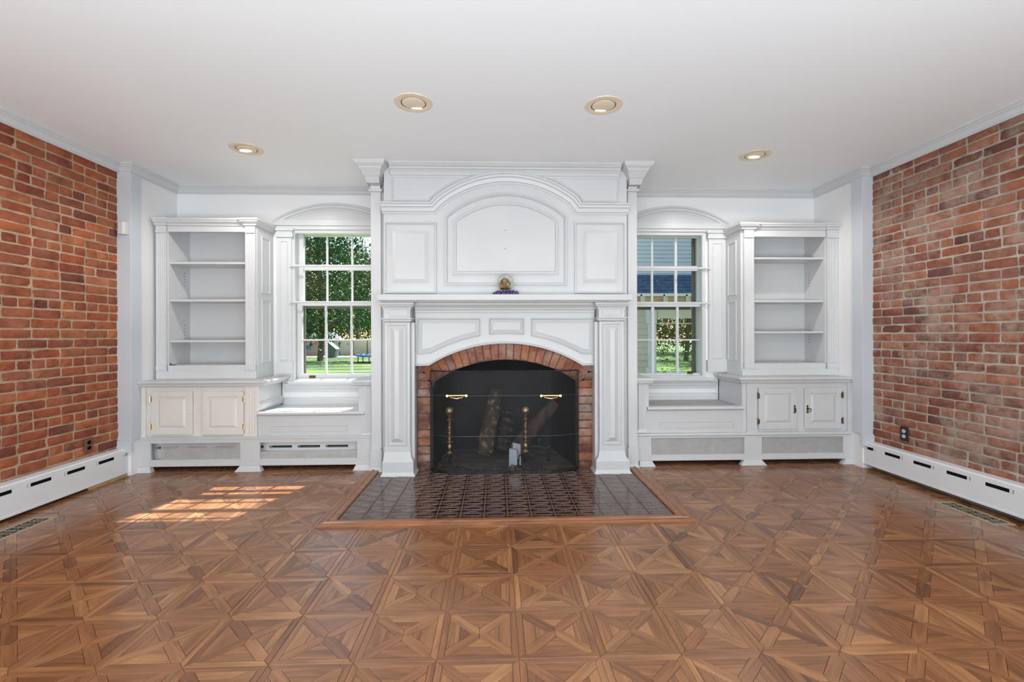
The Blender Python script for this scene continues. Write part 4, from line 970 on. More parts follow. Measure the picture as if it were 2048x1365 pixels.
# ------------------------------------------------------------------ andirons, logs and oddments in the firebox
def andiron(px, pyb, pbot, lab, feet):
    Y = 4.09; x, zb = P(px, pyb, Y); z0 = P(px, pbot, Y)[1]; t = thing('andiron', (x, Y, 0), lab, 'andiron', 'pair of andirons')
    r = .050
    b = MB(); b.lathe((x, Y, zb), [(.006, -r)] + [(r * math.cos(a), r * math.sin(a)) for a in [(-80 + 16 * i) * math.pi / 180 for i in range(11)]] + [(.002, r)], 24); b.build('ball', brassold, t, smooth=True)
    hgt = zb - r - z0; pf = [(.020, 0), (.034, .01), (.036, .03), (.024, .05), (.022, .09)]; z = .10; 
    f = hgt / .40; pr = [(.030, 0), (.036, .012), (.030, .025), (.018, .035), (.026, .055), (.027, .085), (.018, .105), (.036, .125), (.036, .135), (.018, .150)]
    zz = .150
    for k in range(3): pr += [(.026, zz + .012), (.026, zz + .020), (.016, zz + .034), (.030, zz + .046), (.016, zz + .058)]; zz += .058
    pr += [(.020, zz + .01), (.034, zz + .025), (.036, zz + .035), (.022, zz + .052), (.016, zz + .06), (.020, zz + .075)]
    sc = hgt / (zz + .070); b = MB(); b.lathe((x, Y, z0), [(p[0], p[1] * sc) for p in pr], 20); b.build('column', brassold, t, smooth=True)
    b = MB()
    for sg in (-1, 1):
        pts = []
        for i in range(14):
            u = i / 13; pts.append((x + sg * (.02 + .085 * u + .02 * math.sin(u * 6)), Y - .02 - .05 * u, max(.012, z0 - .0 - z0 * u ** .7 + .02 * math.sin(u * 9))))
        b.tube(pts, .008, 8); c = Vector(pts[-1])
        b.tube([c + Vector((sg * (.022 - .022 * math.cos(a)), 0, .022 * math.sin(a) * 1.0 + .0)) for a in [i * .45 for i in range(9)]], .006, 8)
    b.tube([(x, Y, z0 + .02), (x, Y, .05), (x, Y + .1, .10), (x, Y + .40, .10)], .012, 8); b.tube([(x, Y + .40, .10), (x, Y + .40, .004)], .012, 8)
    b.build('iron_base', iron, t, smooth=True)
andiron(899, 822, 908, 'brass ball-topped andiron at the left side of the firebox, on scrolled iron feet', 0)
andiron(1051, 821, 905, 'brass ball-topped andiron right of the centre of the firebox, in front of the leaning log', 0)
bark = noisy('rough_dark_bark', (.055, .035, .026), (.13, .085, .06), 14, .95, 1.0, .02, sc=(1, 1, .4))
lich = noisy('lichened_bark', (.06, .04, .03), (.30, .21, .09), 16, .95, 1.0, .02, lo=.52, hi=.66)
furr = noisy('furrowed_bark', (.035, .022, .018), (.16, .10, .08), 30, .95, 1.0, .03, sc=(2.2, 2.2, .12), lo=.42, hi=.6)
endg = noisy('sawn_end_grain', (.16, .11, .08), (.26, .19, .13), 20, .9, .2, .002)
def log(p, q, r, m_, lab, n=18):
    p = Vector(p); q = Vector(q); t = thing('firewood_log', p, lab, 'log', 'logs in the firebox'); d = q - p; k = 12
    pts = [p + d * i / k + Vector((R.uniform(-.004, .004), R.uniform(-.004, .004), 0)) for i in range(k + 1)]
    b = MB(); b.tube(pts, [r * (1.06 - .1 * i / k) * R.uniform(.96, 1.04) for i in range(k + 1)], n, .05); b.build('bark', m_, t, smooth=True)
    for c, s in ((p, -1), (q, 1)):
        u = d.normalized(); b = MB(); b.tube([c + u * s * .0, c + u * s * .003], r * .93, n); b.build('cut_end', endg, t)
xa, za = P(969, 915, 4.22); xb, zb = P(992, 782, 4.58)
log((xa, 4.25, .085), (xb, 4.58, P(992, 784, 4.58)[1]), .073, lich, 'tall leaning log with yellow lichen, left of the others in the firebox')
xa = P(1006, 900, 4.42)[0]; xb, zb = P(1016, 828, 4.55)
log((xa, 4.42, .075), (xb, 4.56, zb), .066, furr, 'upright log with deeply furrowed bark in the middle of the firebox')
xa, za = P(1052, 872, 4.36); xb, zb = P(1108, 806, 4.50)
log((P(1030, 905, 4.33)[0], 4.34, .085), (xb, 4.50, zb), .064, bark, 'slanting dark log behind the right andiron, leaning to the right')
# torn paper cartons between the andirons
pap = noisy('pale_blue_card', (.42, .50, .60), (.66, .70, .74), 8, .8, .1, .002)
for i, (a, b_, c, d_, yy, rz, lab) in enumerate(((1025, 885, 1041, 899, 4.14, .2, 'pale blue torn card lying on the logs behind the right andiron'), (1018, 897, 1035, 922, 4.08, -.15, 'crumpled grey-white card standing on the firebox floor beside the right andiron'))):
    q = prect(a, b_, c, d_, yy)
    z0_ = .004 if i else .085
    w2 = (q[1] - q[0]) / 2; cx = (q[0] + q[1]) / 2; zt_ = q[3]
    bb = MB(); bb.hexa([(-w2, -.02, 0), (w2, -.026, 0), (w2, .02, 0), (-w2, .026, 0)], [(-w2 * .9, -.012, zt_ - z0_), (w2 * .92, -.02, zt_ - z0_ - .01), (w2, .022, zt_ - z0_ - .015), (-w2, .026, zt_ - z0_ - .004)])
    o = bb.build('card_scrap', pap, bev=.002); o.location = (cx, yy, z0_ if i else .004); o.rotation_euler.z = rz; tag(o, lab, 'card')
    if not i: o.scale.z = (zt_ - .004) / (zt_ - z0_)
# gas valve lying at the back right of the firebox
t = thing('gas_log_lighter', (P(1080, 890, 4.25)[0], 4.25, 0), 'small dark iron gas valve with a knob at the right of the firebox floor', 'valve')
x, z = P(1078, 893, 4.25); b = MB(); b.tube([(x - .13, 4.25, z), (x, 4.25, z - .002), (x + .05, 4.24, z - .02), (x + .10, 4.24, z - .01)], .012, 10); b.tube([(x + .09, 4.24, z + .02), (x + .09, 4.24, .004)], .012, 10); b.tube([(x - .12, 4.25, z), (x - .12, 4.25, .004)], .010, 10); b.build('pipe', iron, t, smooth=True)
b = MB(); b.tube([(x, 4.25, z), (x, 4.25, z + .05)], .007, 8); b.lathe((x, 4.25, z + .065), [(.004, -.022), (.020, -.012), (.023, 0), (.018, .014), (.003, .022)], 12); b.tube([(x + .03, 4.24, z - .005), (x + .085, 4.23, z + .055)], .008, 8); b.build('knob', iron, t, smooth=True)
# glass dome ornament on amethyst crystals on the shelf
xg, zg = P(1011, 581, 3.84); GD = thing('glass_dome_ornament', (xg, 3.84, zsh + .001), 'small glass globe with a gold figure on purple crystal clusters, on the mantel shelf', 'ornament')
gm = bpy.data.materials.new('thick_glass'); gm.use_nodes = True; bs = gm.node_tree.nodes['Principled BSDF']; bs.inputs['Transmission Weight'].default_value = 1; bs.inputs['Roughness'].default_value = .02; bs.inputs['IOR'].default_value = 1.33; bs.inputs['Base Color'].default_value = (.93, .94, .90, 1)
rg = .072; b = MB(); zc = P(1011, 566, 3.84)[1]; b.lathe((xg, 3.84, zc), [(.004, -rg)] + [(rg * math.cos(a), rg * math.sin(a)) for a in [(-84 + 14 * i) * math.pi / 180 for i in range(13)]] + [(.002, rg)], 32); b.build('globe', gm, GD, smooth=True)
goldm = noisy('antique_gold', (.50, .34, .15), (.24, .15, .07), 60, .4, .4, .003, metal=.7)
b = MB(); b.lathe((xg - .006, 3.84, zc - .038), [(.030, 0), (.026, .012), (.012, .018), (.016, .030), (.026, .042), (.024, .056), (.010, .066), (.002, .070)], 14); b.tube([(xg - .03, 3.835, zc - .036), (xg - .036, 3.83, zc - .01), (xg - .02, 3.83, zc + .02)], .007, 8); b.tube([(xg + .02, 3.835, zc - .036), (xg + .03, 3.83, zc - .005), (xg + .012, 3.83, zc + .018)], .006, 8); b.build('figure', goldm, GD, smooth=True, label='gold figure inside the globe')
am = noisy('amethyst_crystal', (.02, .008, .11), (.13, .04, .20), 40, .2, .3, .003)
b = MB()
for i in range(80):
    a = R.uniform(0, 6.28); rr_ = R.uniform(.01, .092); cx_ = xg + rr_ * math.cos(a) * 1.12 + .004; cy_ = 3.84 + rr_ * math.sin(a) * .55; hh_ = R.uniform(.022, .044) * (1.2 - rr_ * 4); hh_ = max(.014, hh_)
    b.lathe((cx_, cy_, zsh + .001), [(R.uniform(.008, .013), 0), (.010, hh_ * .6), (.001, hh_)], 6)
b.build('crystal_cluster', am, GD, label='purple crystal cluster')
bb = MB(); bb.lathe((P(985, 581, 3.80)[0], 3.82, zsh + .001), [(.005, 0), (.004, .006), (.001, .009)], 6); tag(bb.build('crystal_chip', am), 'tiny dark crystal chip on the mantel shelf left of the globe', 'crystal')

# ------------------------------------------------------------------ recessed ceiling lights
lampm = bpy.data.materials.new('lamp_glow'); lampm.use_nodes = True; bs = lampm.node_tree.nodes['Principled BSDF']; bs.inputs['Emission Color'].default_value = (1, .86, .62, 1); bs.inputs['Emission Strength'].default_value = 1.15; bs.inputs['Base Color'].default_value = (.9, .85, .75, 1)
cut = []
def downlight(px, py, lab, tilt, lit):
    x, y = PZ(px, py, C); t = thing('recessed_light', (x, y, C), lab, 'ceiling light', 'recessed ceiling lights')
    b = MB(); r0, r1 = .120, .078; n = 40; vs = []; fs = []
    for r, z in ((r0, 0), (r0 - .002, -.004), (r1 + .006, -.007), (r1, -.004), (r1, -.001)):
        for i in range(n): a = 2 * math.pi * i / n; vs.append((x + r * math.cos(a), y + r * math.sin(a), C + z))
    for j in range(4):
        for i in range(n): fs.append((j * n + i, j * n + (i + 1) % n, (j + 1) * n + (i + 1) % n, (j + 1) * n + i))
    b.add(vs, fs); b.build('trim_ring', gold, t, smooth=True)
    # eyeball shell (open dome) hanging just below the ring, and the lamp seen in its tilted mouth
    b = MB(); b.lathe((x, y, C - .0012), [(r1 - .0005, 0), (r1 - .0005, -.0012)], 32); b.build('shadow_gap', darkm, t)
    ax = Vector(tilt).normalized(); u = ax.cross(Vector((0, 1, 0.1))).normalized(); v = ax.cross(u)
    b = MB(); rs = .073; vs = []; fs = []; rings = 9; n = 32
    for j in range(rings):
        th = math.radians(35 + 55 * j / (rings - 1))
        for i in range(n):
            a = 2 * math.pi * i / n; p = Vector((math.cos(a) * math.sin(th) * rs, math.sin(a) * math.sin(th) * rs, -math.cos(th) * rs * .15)); vs.append((x + p.x, y + p.y, C - .002 + p.z))
    for j in range(rings - 1):
        for i in range(n): fs.append((j * n + i, j * n + (i + 1) % n, (j + 1) * n + (i + 1) % n, (j + 1) * n + i))
    fs.append(tuple(range(n))); b.add(vs, fs); b.build('eyeball', gold, t, smooth=True)
    b = MB(); pts = []
    for i in range(24):
        a = 2 * math.pi * i / 24; pts.append((x + lit[0] + lit[2] * math.cos(a), y + lit[1] + lit[3] * math.sin(a), C - .0128))
    b.add(pts, [tuple(range(24))]); b.add([(p[0], p[1], C - .0112) for p in pts], [tuple(range(24))]); b.build('bulb', lampm, t)
    l = bpy.data.lights.new('bulb_light', 'SPOT'); l.energy = 2.5 if abs(x) < 1.2 else 38; l.color = (1, .96, .91); l.spot_size = 2.9; l.spot_blend = .5; l.shadow_soft_size = .04
    lo = bpy.data.objects.new('bulb_light', l); COL.objects.link(lo); lo.location = (x, y, C - .06); lo.rotation_euler = Vector((0, 0, -1)).to_track_quat('-Z', 'Y').to_euler(); 
downlight(827, 206, 'gold-trimmed recessed eyeball light, left one of the nearer pair before the chimney', (0, 0, -1), (.014, .046, .034, .009))
downlight(1207, 211, 'gold-trimmed recessed eyeball light, right one of the nearer pair before the chimney', (0, 0, -1), (-.010, .046, .036, .009))
downlight(493, 298, 'gold-trimmed recessed light over the left window, lamp glowing white', (0, 0, -1), (-.012, .010, .046, .026))
downlight(1510, 311, 'gold-trimmed recessed light over the right window, lamp glowing white', (0, 0, -1), (-.004, .008, .046, .028))

# ------------------------------------------------------------------ baseboard heaters, outlets, floor registers
def heater(side):
    left = side == 'left'; X = XL if left else XR; sg = 1 if left else -1; Y1 = 4.045 if left else 4.03; Y0 = YF + .3
    f = X + sg * .070; zb = .028 if left else .042
    ztop = PX(150, 918, X + sg * .02)[1] if left else PX(1900, 912, X + sg * .02)[1]
    ztop = .235
    t = thing('baseboard_heater', (X + sg * .035, 3, 0), 'long white enamelled baseboard heater under the %s brick wall' % side, 'heater', None)
    zs0, zs1 = .172, .197
    def bx(m_, y0, y1, z0, z1, xa, xb): m_.box(min(xa, xb), max(xa, xb), y0, y1, z0, z1)
    b = MB(); bx(b, Y0, Y1, zb, zs0, f, f - sg * .004); bx(b, Y0, Y1, zs1, ztop - .01, f, f - sg * .004)
    k = Y1 - .20; edges = [Y1 - .012]
    slots = []; yy = PX(110 if left else 1963, 925, f)[0]
    # measured slot rhythm: one slot about every .26 m
    base = 3.14 if left else 3.02
    j = -24
    while j < 8:
        a = base + j * .262; c = a + .17
        if c > Y1 - .03: c = Y1 - .03
        if a > Y0 and c - a > .04: slots.append((a, c))
        j += 1
    last = Y0
    for a, c in slots: bx(b, last, a, zs0, zs1, f, f - sg * .004); last = c
    bx(b, last, Y1, zs0, zs1, f, f - sg * .004)
    b.build('front_panel', enamel, t)
    b = MB()
    b.add([(f, Y0, ztop - .012), (f, Y1, ztop - .012), (f - sg * .008, Y1, ztop), (f - sg * .008, Y0, ztop), (X + sg * .003, Y0, ztop + .004), (X + sg * .003, Y1, ztop + .004), (X + sg * .003, Y0, ztop - .012), (X + sg * .003, Y1, ztop - .012)], [(0, 1, 2, 3), (3, 2, 5, 4), (0, 1, 7, 6), (0, 3, 4, 6), (1, 2, 5, 7)]); b.build('top_cover', enamel, t)
    b = MB(); bx(b, Y0 + .01, Y1 - .01, .02, ztop - .015, X + sg * .003, X + sg * .035); b.build('element', darkm, t)
    b = MB(); 
    for a, c in slots[-6:]: bx(b, a + .01, a + .03, zs0, zs1, f - sg * .006, f - sg * .010)
    b.build('damper', enamel, t)
    b = MB(); bx(b, Y0, Y1, zb - .004, zb + .012, f + sg * .003, f - sg * .006); b.build('bottom_lip', enamel, t)
    if left:
        b = MB(); bx(b, 3.62, Y1 - .03, .0, .016, f - sg * .008, f - sg * .028); b.build('subfloor_strip', noisy('raw_pine', (.50, .33, .14), (.62, .45, .22), 12, .8, 0), t, label='raw pine strip showing under the heater')
heater('left'); heater('right')
def outlet(px, py, X, sg, plate, sock, name, lab):
    y, z = PX(px, py, X); t = thing(name, (X, y, z), lab, 'outlet'); w_, h_ = .036, .058; xf = X + sg * .010
    b = MB(); b.box(*sorted((X + sg * .002, xf)), y - w_, y + w_, z - h_, z + h_); b.build('cover_plate', plate, t, bev=.004)
    for s in (-1, 1):
        b = MB(); n = 14; vs = []
        for xx in (xf - sg * .002, xf + sg * .002): vs += [(xx, y + .017 * math.cos(a) * 1.0, z + s * .021 + .0145 * math.sin(a)) for a in [2 * math.pi * i / n for i in range(n)]]
        b.add(vs, [tuple(range(n)), tuple(range(n, 2 * n))] + [(i, (i + 1) % n, n + (i + 1) % n, n + i) for i in range(n)]); o = b.build('socket', sock, t)
        b = MB()
        for d_ in (-.006, .006): b.box(*sorted((xf + sg * .002, xf + sg * .0028)), y + d_ - .0012, y + d_ + .0012, z + s * .021 - .004, z + s * .021 + .005)
        b.build('slot', darkm if sock is not black else agedbrass, o)
outlet(176, 891, XL + .004, 1, noisy('brick_red_plastic', (.20, .06, .04), (.16, .05, .035), 8, .5, 0), black, 'wall_outlet', 'brick-red outlet cover with two black sockets low on the left brick wall')
outlet(1810, 868, XR - .004, -1, mat('black_plastic', (.012, .008, .01), .35), mat('light_socket', (.62, .62, .64), .4), 'wall_outlet', 'black outlet cover with two pale sockets low on the right brick wall')
rgm = noisy('antique_brass_register', (.42, .34, .25), (.36, .29, .21), 12, .5, 0, metal=.2)
def register(corn, lab):
    pts = [PZ(*c, .004) for c in corn]; xs_ = [p[0] for p in pts]; ys_ = [p[1] for p in pts]
    x0, x1, y0, y1 = min(xs_), max(xs_), min(ys_), max(ys_); x0 = max(x0, XL + .09); x1 = min(x1, XR - .09)
    t = thing('floor_register', ((x0 + x1) / 2, (y0 + y1) / 2, 0), lab, 'floor vent')
    b = MB(); m_ = .022; z = .005
    b.sweep([(x0, y0), (x1, y0), (x1, y1), (x0, y1)], [(0, 0), (.003, .003), (m_, .0036), (m_ + .002, .0014), (m_ + .002, 0)], level(0), closed=True); b.build('rim', rgm, t)
    b = MB(); b.box(x0 + m_, x1 - m_, y0 + m_, y1 - m_, .0003, .0009); b.build('dark_duct', black, t)
    b = MB(); wx = x1 - x0 - 2 * m_; L_ = y1 - y0 - 2 * m_; ya = y0 + m_; xa = x0 + m_; n = 7
    b.box(xa + wx / 2 - .003, xa + wx / 2 + .003, ya, ya + L_, .0009, .0021)
    for k in range(n + 1): yk = ya + L_ * k / n; b.box(xa, xa + wx, yk - .0028, yk + .0028, .0009, .0021)
    for k in range(n):
        yk = ya + L_ * (k + .5) / n
        if k % 2: 
            for s in (-1, 1):
                cx = xa + wx / 2 + s * wx / 4; b.sweep([(cx + .013 * math.cos(a), yk + L_ / n * .36 * math.sin(a)) for a in [2 * math.pi * i / 12 for i in range(12)]], [(0, 0), (0, .0021), (.0018, .0021), (.0018, 0)], level(0), closed=True)
        else:
            for s in (-1, 1):
                for q in (-.6, .6): cx = xa + wx / 2 + s * (wx / 4 + q * wx / 10); b.hexa([(cx - .002, yk - L_ / n / 2, .0009), (cx + .002, yk - L_ / n / 2, .0009), (cx + .002 - s * .006, yk + L_ / n / 2, .0009), (cx - .002 - s * .006, yk + L_ / n / 2, .0009)], [(cx - .002, yk - L_ / n / 2, .0020), (cx + .002, yk - L_ / n / 2, .0020), (cx + .002 - s * .006, yk + L_ / n / 2, .0020), (cx - .002 - s * .006, yk + L_ / n / 2, .0020)])
    b.build('scroll_grille', rgm, t)
register([(1868, 1003), (1990, 1050), (2030, 1048), (1905, 1003)], 'antique brass scrollwork floor register before the right heater')
register([(103, 1034), (70, 1034), (-60, 1085), (-10, 1085)], 'antique brass scrollwork floor register before the left heater')

# ------------------------------------------------------------------ outdoors
ZG = -.6
lawn = noisy('lawn_shade_streaks', (.02, .055, .012), (.12, .22, .02), .5, .95, .4, .03, sc=(.25, 1.6, 1), lo=.45, hi=.55)  # stretched dark streaks in the colour paint tree shade on the grass
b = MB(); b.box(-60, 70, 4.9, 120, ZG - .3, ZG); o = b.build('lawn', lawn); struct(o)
barkt = noisy('tree_bark', (.10, .075, .06), (.20, .16, .13), 8, .95, .6, .02)
def leafm(name, c1, c2, c3):
    m = mat(name, c1, .6, spec=.3); ge = N(m, 'ShaderNodeNewGeometry'); r = ramp(m, ge.outputs['Random Per Island'], [(0, c1), (.6, c2), (1, c3)]); L(m, r.outputs[0], bsdf(m).inputs['Base Color'])
    bsdf(m).inputs['Transmission Weight'].default_value = 0
    return m
lg = leafm('green_maple_leaves', (.018, .075, .025), (.035, .13, .04), (.20, .25, .06))
ly = leafm('autumn_leaves', (.09, .075, .03), (.17, .13, .055), (.30, .23, .11))
ls = leafm('shrub_leaves', (.01, .04, .012), (.02, .07, .02), (.05, .10, .03))
def tree(x, y, h, cr, nleaf, lm, ls_, lab, grp='trees beyond the lawn', low=.3, seed=1, br=9):
    rr = random.Random(seed); t = thing('garden_tree', (x, y, ZG), lab, 'tree', grp); b = MB(); tops = []
    r0 = h * .0145; trunk = [(x + .15 * math.sin(i), y, ZG + h * .75 * i / 6) for i in range(7)]; b.tube(trunk, [r0 * (1 - .12 * i) for i in range(7)], 9)
    for k in range(br):
        i = rr.randrange(1, 7); p = Vector(trunk[i]); a = rr.uniform(0, 6.28); d = Vector((math.cos(a), math.sin(a), rr.uniform(.1, .7))); ln = cr * rr.uniform(.6, 1.05)
        pts = [p + d * ln * u / 5 + Vector((rr.uniform(-.2, .2), rr.uniform(-.2, .2), rr.uniform(-.1, .2))) for u in range(6)]; pts[0] = p; b.tube(pts, [r0 * .4 * (1 - .15 * u) for u in range(6)], 6); tops += pts[2:]
        for q in range(2):
            p2 = pts[rr.randrange(2, 5)]; d2 = Vector((rr.uniform(-1, 1), rr.uniform(-1, 1), rr.uniform(-.4, .6))); pp = [p2 + d2 * ln * .45 * u / 3 for u in range(4)]; b.tube(pp, [r0 * .18 * (1 - .2 * u) for u in range(4)], 5); tops += pp[1:]
    b.build('trunk', barkt, t, smooth=True)
    f = MB()
    for k in range(nleaf):
        if rr.random() < .75:
            c = tops[rr.randrange(len(tops))]; g_ = cr * .17; p = Vector((c.x + rr.gauss(0, g_), c.y + rr.gauss(0, g_), c.z + rr.gauss(0, g_ * .8)))
        else:
            a = rr.uniform(0, 6.28); u = rr.uniform(-1, 1); q = rr.random() ** .4; p = Vector((x + cr * q * math.cos(a) * math.sqrt(1 - u * u), y + cr * q * math.sin(a) * math.sqrt(1 - u * u), ZG + h * (low + (1 - low) * .5) + h * (1 - low) * .5 * u * q))
        s = ls_ * rr.uniform(.6, 1.3); n_ = Vector((rr.uniform(-1, 1), rr.uniform(-1, 1), rr.uniform(-.3, 1))).normalized(); u_ = n_.cross(Vector((rr.uniform(-1, 1), rr.uniform(-1, 1), .3))).normalized(); v_ = n_.cross(u_)
        f.add([p - u_ * s, p - v_ * s * .5 , p + u_ * s, p + v_ * s * .5], [(0, 1, 2, 3)])
    me = f.mesh('foliage', lm, recalc=False); o = bpy.data.objects.new('foliage', me); COL.objects.link(o); o.parent = t; o.matrix_basis = Matrix.Translation((-x, -y, -ZG))
    return t
def wx(px, Y): return P(px, 650, Y)[0]
tree(wx(640, 33), 33, 15, 4.3, 10000, lg, .14, 'large dark green tree with a thick trunk standing before the pink garage', low=.36, seed=3, br=18)
tree(wx(712, 47), 47, 12, 3.8, 5000, lg, .15, 'green tree behind the cream garden wall, middle of the left window view', low=.15, seed=5, br=12)
tree(wx(765, 60), 60, 14, 5.0, 8500, ly, .17, 'yellow-leaved autumn tree behind the cream garden wall, at its right', low=.1, seed=8, br=16)
tree(wx(590, 72), 72, 17, 7.0, 9000, ly, .24, 'pale autumn tree far behind the white-roofed garage', low=.05, seed=11, br=14)
tree(wx(675, 90), 90, 15, 8.5, 11000, ly, .26, 'broad brownish tree farthest behind the cream garden wall', low=.04, seed=13, br=14)
for k, (tx, ty, th_, tc, tl_) in enumerate(((-3.5, 64, 13, 5.5, lg), (4, 70, 15, 6, ly), (12, 62, 13, 5.5, lg), (-36, 58, 15, 6, lg))):
    tree(tx, ty, th_, tc, 5500, tl_, .22, ('dark green tree behind the right end of the cream garden wall', 'pale brown tree far behind the chimney side of the lawn', 'green tree at the far edge of the lawn, nearest the neighbouring wing', 'green tree at the far left edge of the lawn')[k], low=.1, seed=30 + k, br=12)
# neighbouring outbuildings beyond the lawn
def zpx(py, Y, px=670): return P(px, py, Y)[1]
Yq = 42; pink = noisy('pink_brick_wall', (.50, .30, .25), (.58, .37, .31), 3, .9, .1, .01); creamw = noisy('cream_block_wall', (.66, .58, .44), (.74, .66, .52), 1.2, .85, .1, .01)
t = thing('garage', (wx(620, Yq), Yq, ZG), 'pink-walled garage with a white gabled roof across the lawn', 'building')
x0, x1 = wx(588, Yq), wx(647, Yq); b = MB(); b.box(x0, x1, Yq, Yq + 5, ZG, zpx(680, Yq)); b.build('wall', pink, t)
zt_ = zpx(680, Yq); zp_ = zpx(664, Yq); xm = wx(631, Yq); wroof = mat('white_roof', (.8, .8, .8), .6)
b = MB(); xa_, xb_ = wx(612, Yq), wx(650, Yq); b.add([(xa_, Yq - .3, zt_), (xb_, Yq - .3, zt_), (xm, Yq - .3, zp_), (xa_, Yq + 5, zt_), (xb_, Yq + 5, zt_), (xm, Yq + 5, zp_)], [(0, 1, 2), (3, 4, 5), (0, 2, 5, 3), (1, 2, 5, 4), (0, 1, 4, 3)]); b.build('gable_roof', wroof, t)
b = MB(); b.box(wx(612, Yq), wx(621, Yq), Yq - .05, Yq, zpx(700, Yq), zpx(690, Yq)); b.build('blue_sign', mat('blue_panel', (.10, .22, .50), .5), t)
t = thing('garden_wall', (wx(700, Yq), Yq, ZG), 'long cream panelled garden wall across the lawn', 'wall')
z1_ = zpx(682, Yq + 1); z0_ = ZG; xx = wx(652, Yq + 1); k = 0
while xx < wx(800, Yq + 1):
    xn = xx + 1.28; b = MB(); b.box(xx, xn - .06, Yq + 1, Yq + 1.2, z0_, z1_ - .0); zm = (z0_ + z1_) / 2
    b.box(xx, xn - .06, Yq + .97, Yq + 1, z0_, zm - .015); b.box(xx, xn - .06, Yq + .97, Yq + 1, zm + .015, z1_); b.build('wall_panel', creamw, t)
    b = MB(); b.box(xn - .06, xn, Yq + .93, Yq + 1.2, z0_, z1_ + .05); b.build('post', taupe, t); xx = xn
t = thing('shed', (wx(665, 38), 38, ZG), 'small shed with dark grey sloping side before the cream wall', 'shed'); b = MB(); a_, c_ = wx(652, 38), wx(672, 38)
b.add([(a_, 38, ZG), (c_ - .2, 38, ZG), (c_, 38, zpx(699, 38)), (a_, 38, zpx(682, 38)), (a_, 39, ZG), (c_ - .2, 39, ZG), (c_, 39, zpx(699, 38)), (a_, 39, zpx(682, 38))], [(0, 1, 2, 3), (4, 5, 6, 7), (0, 1, 5, 4), (1, 2, 6, 5), (2, 3, 7, 6), (3, 0, 4, 7)]); b.build('body', mat('grey_shed', (.16, .18, .17), .8), t)
b = MB(); b.box(wx(590, 40), wx(800, 40), 38.5, 41.5, ZG, ZG + .02); struct(b.build('driveway', noisy('pale_driveway', (.62, .60, .57), (.70, .68, .65), 2, .9, .1, .01)))
# blue trampoline-like table on the lawn
Yt = 30; t = thing('garden_trampoline', (wx(730, Yt), Yt, ZG), 'blue-rimmed trampoline with thin legs on the lawn at the right of the left window view', 'trampoline'); b = MB(); zt_ = zpx(713, Yt); xc = wx(738, Yt); rt = wx(738, Yt) - wx(704, Yt)
b.tube([(xc + rt * math.cos(a * .2094), Yt + rt + rt * math.sin(a * .2094), zt_) for a in range(31)], .06, 8); b.build('rim', mat('blue_vinyl', (.10, .22, .50), .5), t)
b = MB(); b.lathe((xc, Yt + rt, zt_ - .02), [(rt - .04, 0), (rt - .04, .01)], 28); b.build('jumping_mat', darkm, t)
for a in range(6): b = MB(); q = (xc + rt * .93 * math.cos(a * 1.047 + .5), Yt + rt + rt * .93 * math.sin(a * 1.047 + .5)); b.tube([(q[0], q[1], ZG), (q[0], q[1], zt_)], .03, 6); b.build('leg', darkm, t)

# neighbouring wing seen through the right window
NW = thing('neighbouring_wing', (2.4, 8, ZG), 'grey clapboard house wing with a blue shingled porch roof outside the right window', 'building')
clap = noisy('pale_blue_clapboard', (.50, .56, .60), (.56, .61, .64), 2, .7, .1, .003); clap2 = noisy('beige_clapboard', (.50, .47, .40), (.56, .53, .46), 2, .7, .1, .003); trimb = noisy('cream_trim_paint', (.62, .58, .48), (.68, .64, .54), 2, .6, 0)
Yw = 8.2; z = zpx(556, Yw, 1330); x0, x1 = 1.75, 6.0; pitch = (zpx(490, Yw, 1330) - zpx(556, Yw, 1330)) / 8.3
while z < 8.8:
    b = MB(); b.add([(x0, Yw - .022, z), (x1, Yw - .022, z), (x1, Yw - .004, z + pitch), (x0, Yw - .004, z + pitch), (x0, Yw + .02, z), (x1, Yw + .02, z), (x1, Yw + .02, z + pitch), (x0, Yw + .02, z + pitch)], [(0, 1, 2, 3), (4, 5, 6, 7), (0, 1, 5, 4), (1, 2, 6, 5), (2, 3, 7, 6), (3, 0, 4, 7)]); b.build('clapboard', clap, NW); z += pitch
b = MB(); b.box(x0, x1, Yw + .02, Yw + .15, zpx(556, Yw, 1330), 8.8); b.build('wall', mat('sheathing', (.2, .2, .2), .9), NW)
# shingled roof: courses of individual-looking tabs
shm = noisy('blue_shingles', (.05, .09, .155), (.10, .155, .235), 9, .9, .5, .01)
ye, ze = 7.1, zpx(588, 7.1, 1330); yr_, zr2 = Yw - .02, zpx(550, Yw - .02, 1330); ncrs = 6; b = MB()
for i in range(ncrs):
    u0, u1 = i / ncrs, (i + 1) / ncrs; ya_, yb_ = ye + (yr_ - ye) * u0, ye + (yr_ - ye) * u1; za_, zb_ = ze + (zr2 - ze) * u0, ze + (zr2 - ze) * u1; off = (i % 2) * .15; xx = x0 - off
    while xx < x1:
        j_ = R.uniform(0, .010); xe = xx + .29; b.hexa([(xx, ya_, za_ + .012 + j_), (xe, ya_, za_ + .012 + j_), (xe, yb_ + .02, zb_ + .002), (xx, yb_ + .02, zb_ + .002)], [(xx, ya_, za_), (xe, ya_, za_), (xe, yb_ + .02, zb_ - .01), (xx, yb_ + .02, zb_ - .01)]); xx += .30
o = b.build('shingles', shm, NW); o['kind'] = 'stuff'
b = MB(); b.box(x0, x1, ye - .03, ye - .005, zpx(593, ye, 1330), ze + .005); b.build('gutter_edge', mat('white_drip_edge', (.75, .75, .74), .5), NW)
wood = noisy('tan_soffit_wood', (.38, .27, .14), (.50, .37, .20), 6, .8, .1, .003, sc=(.4, 3, 3))
b = MB(); b.box(x0, x1, ye, ye + .03, zpx(606, ye, 1330), zpx(593, ye, 1330)); b.build('fascia', wood, NW)
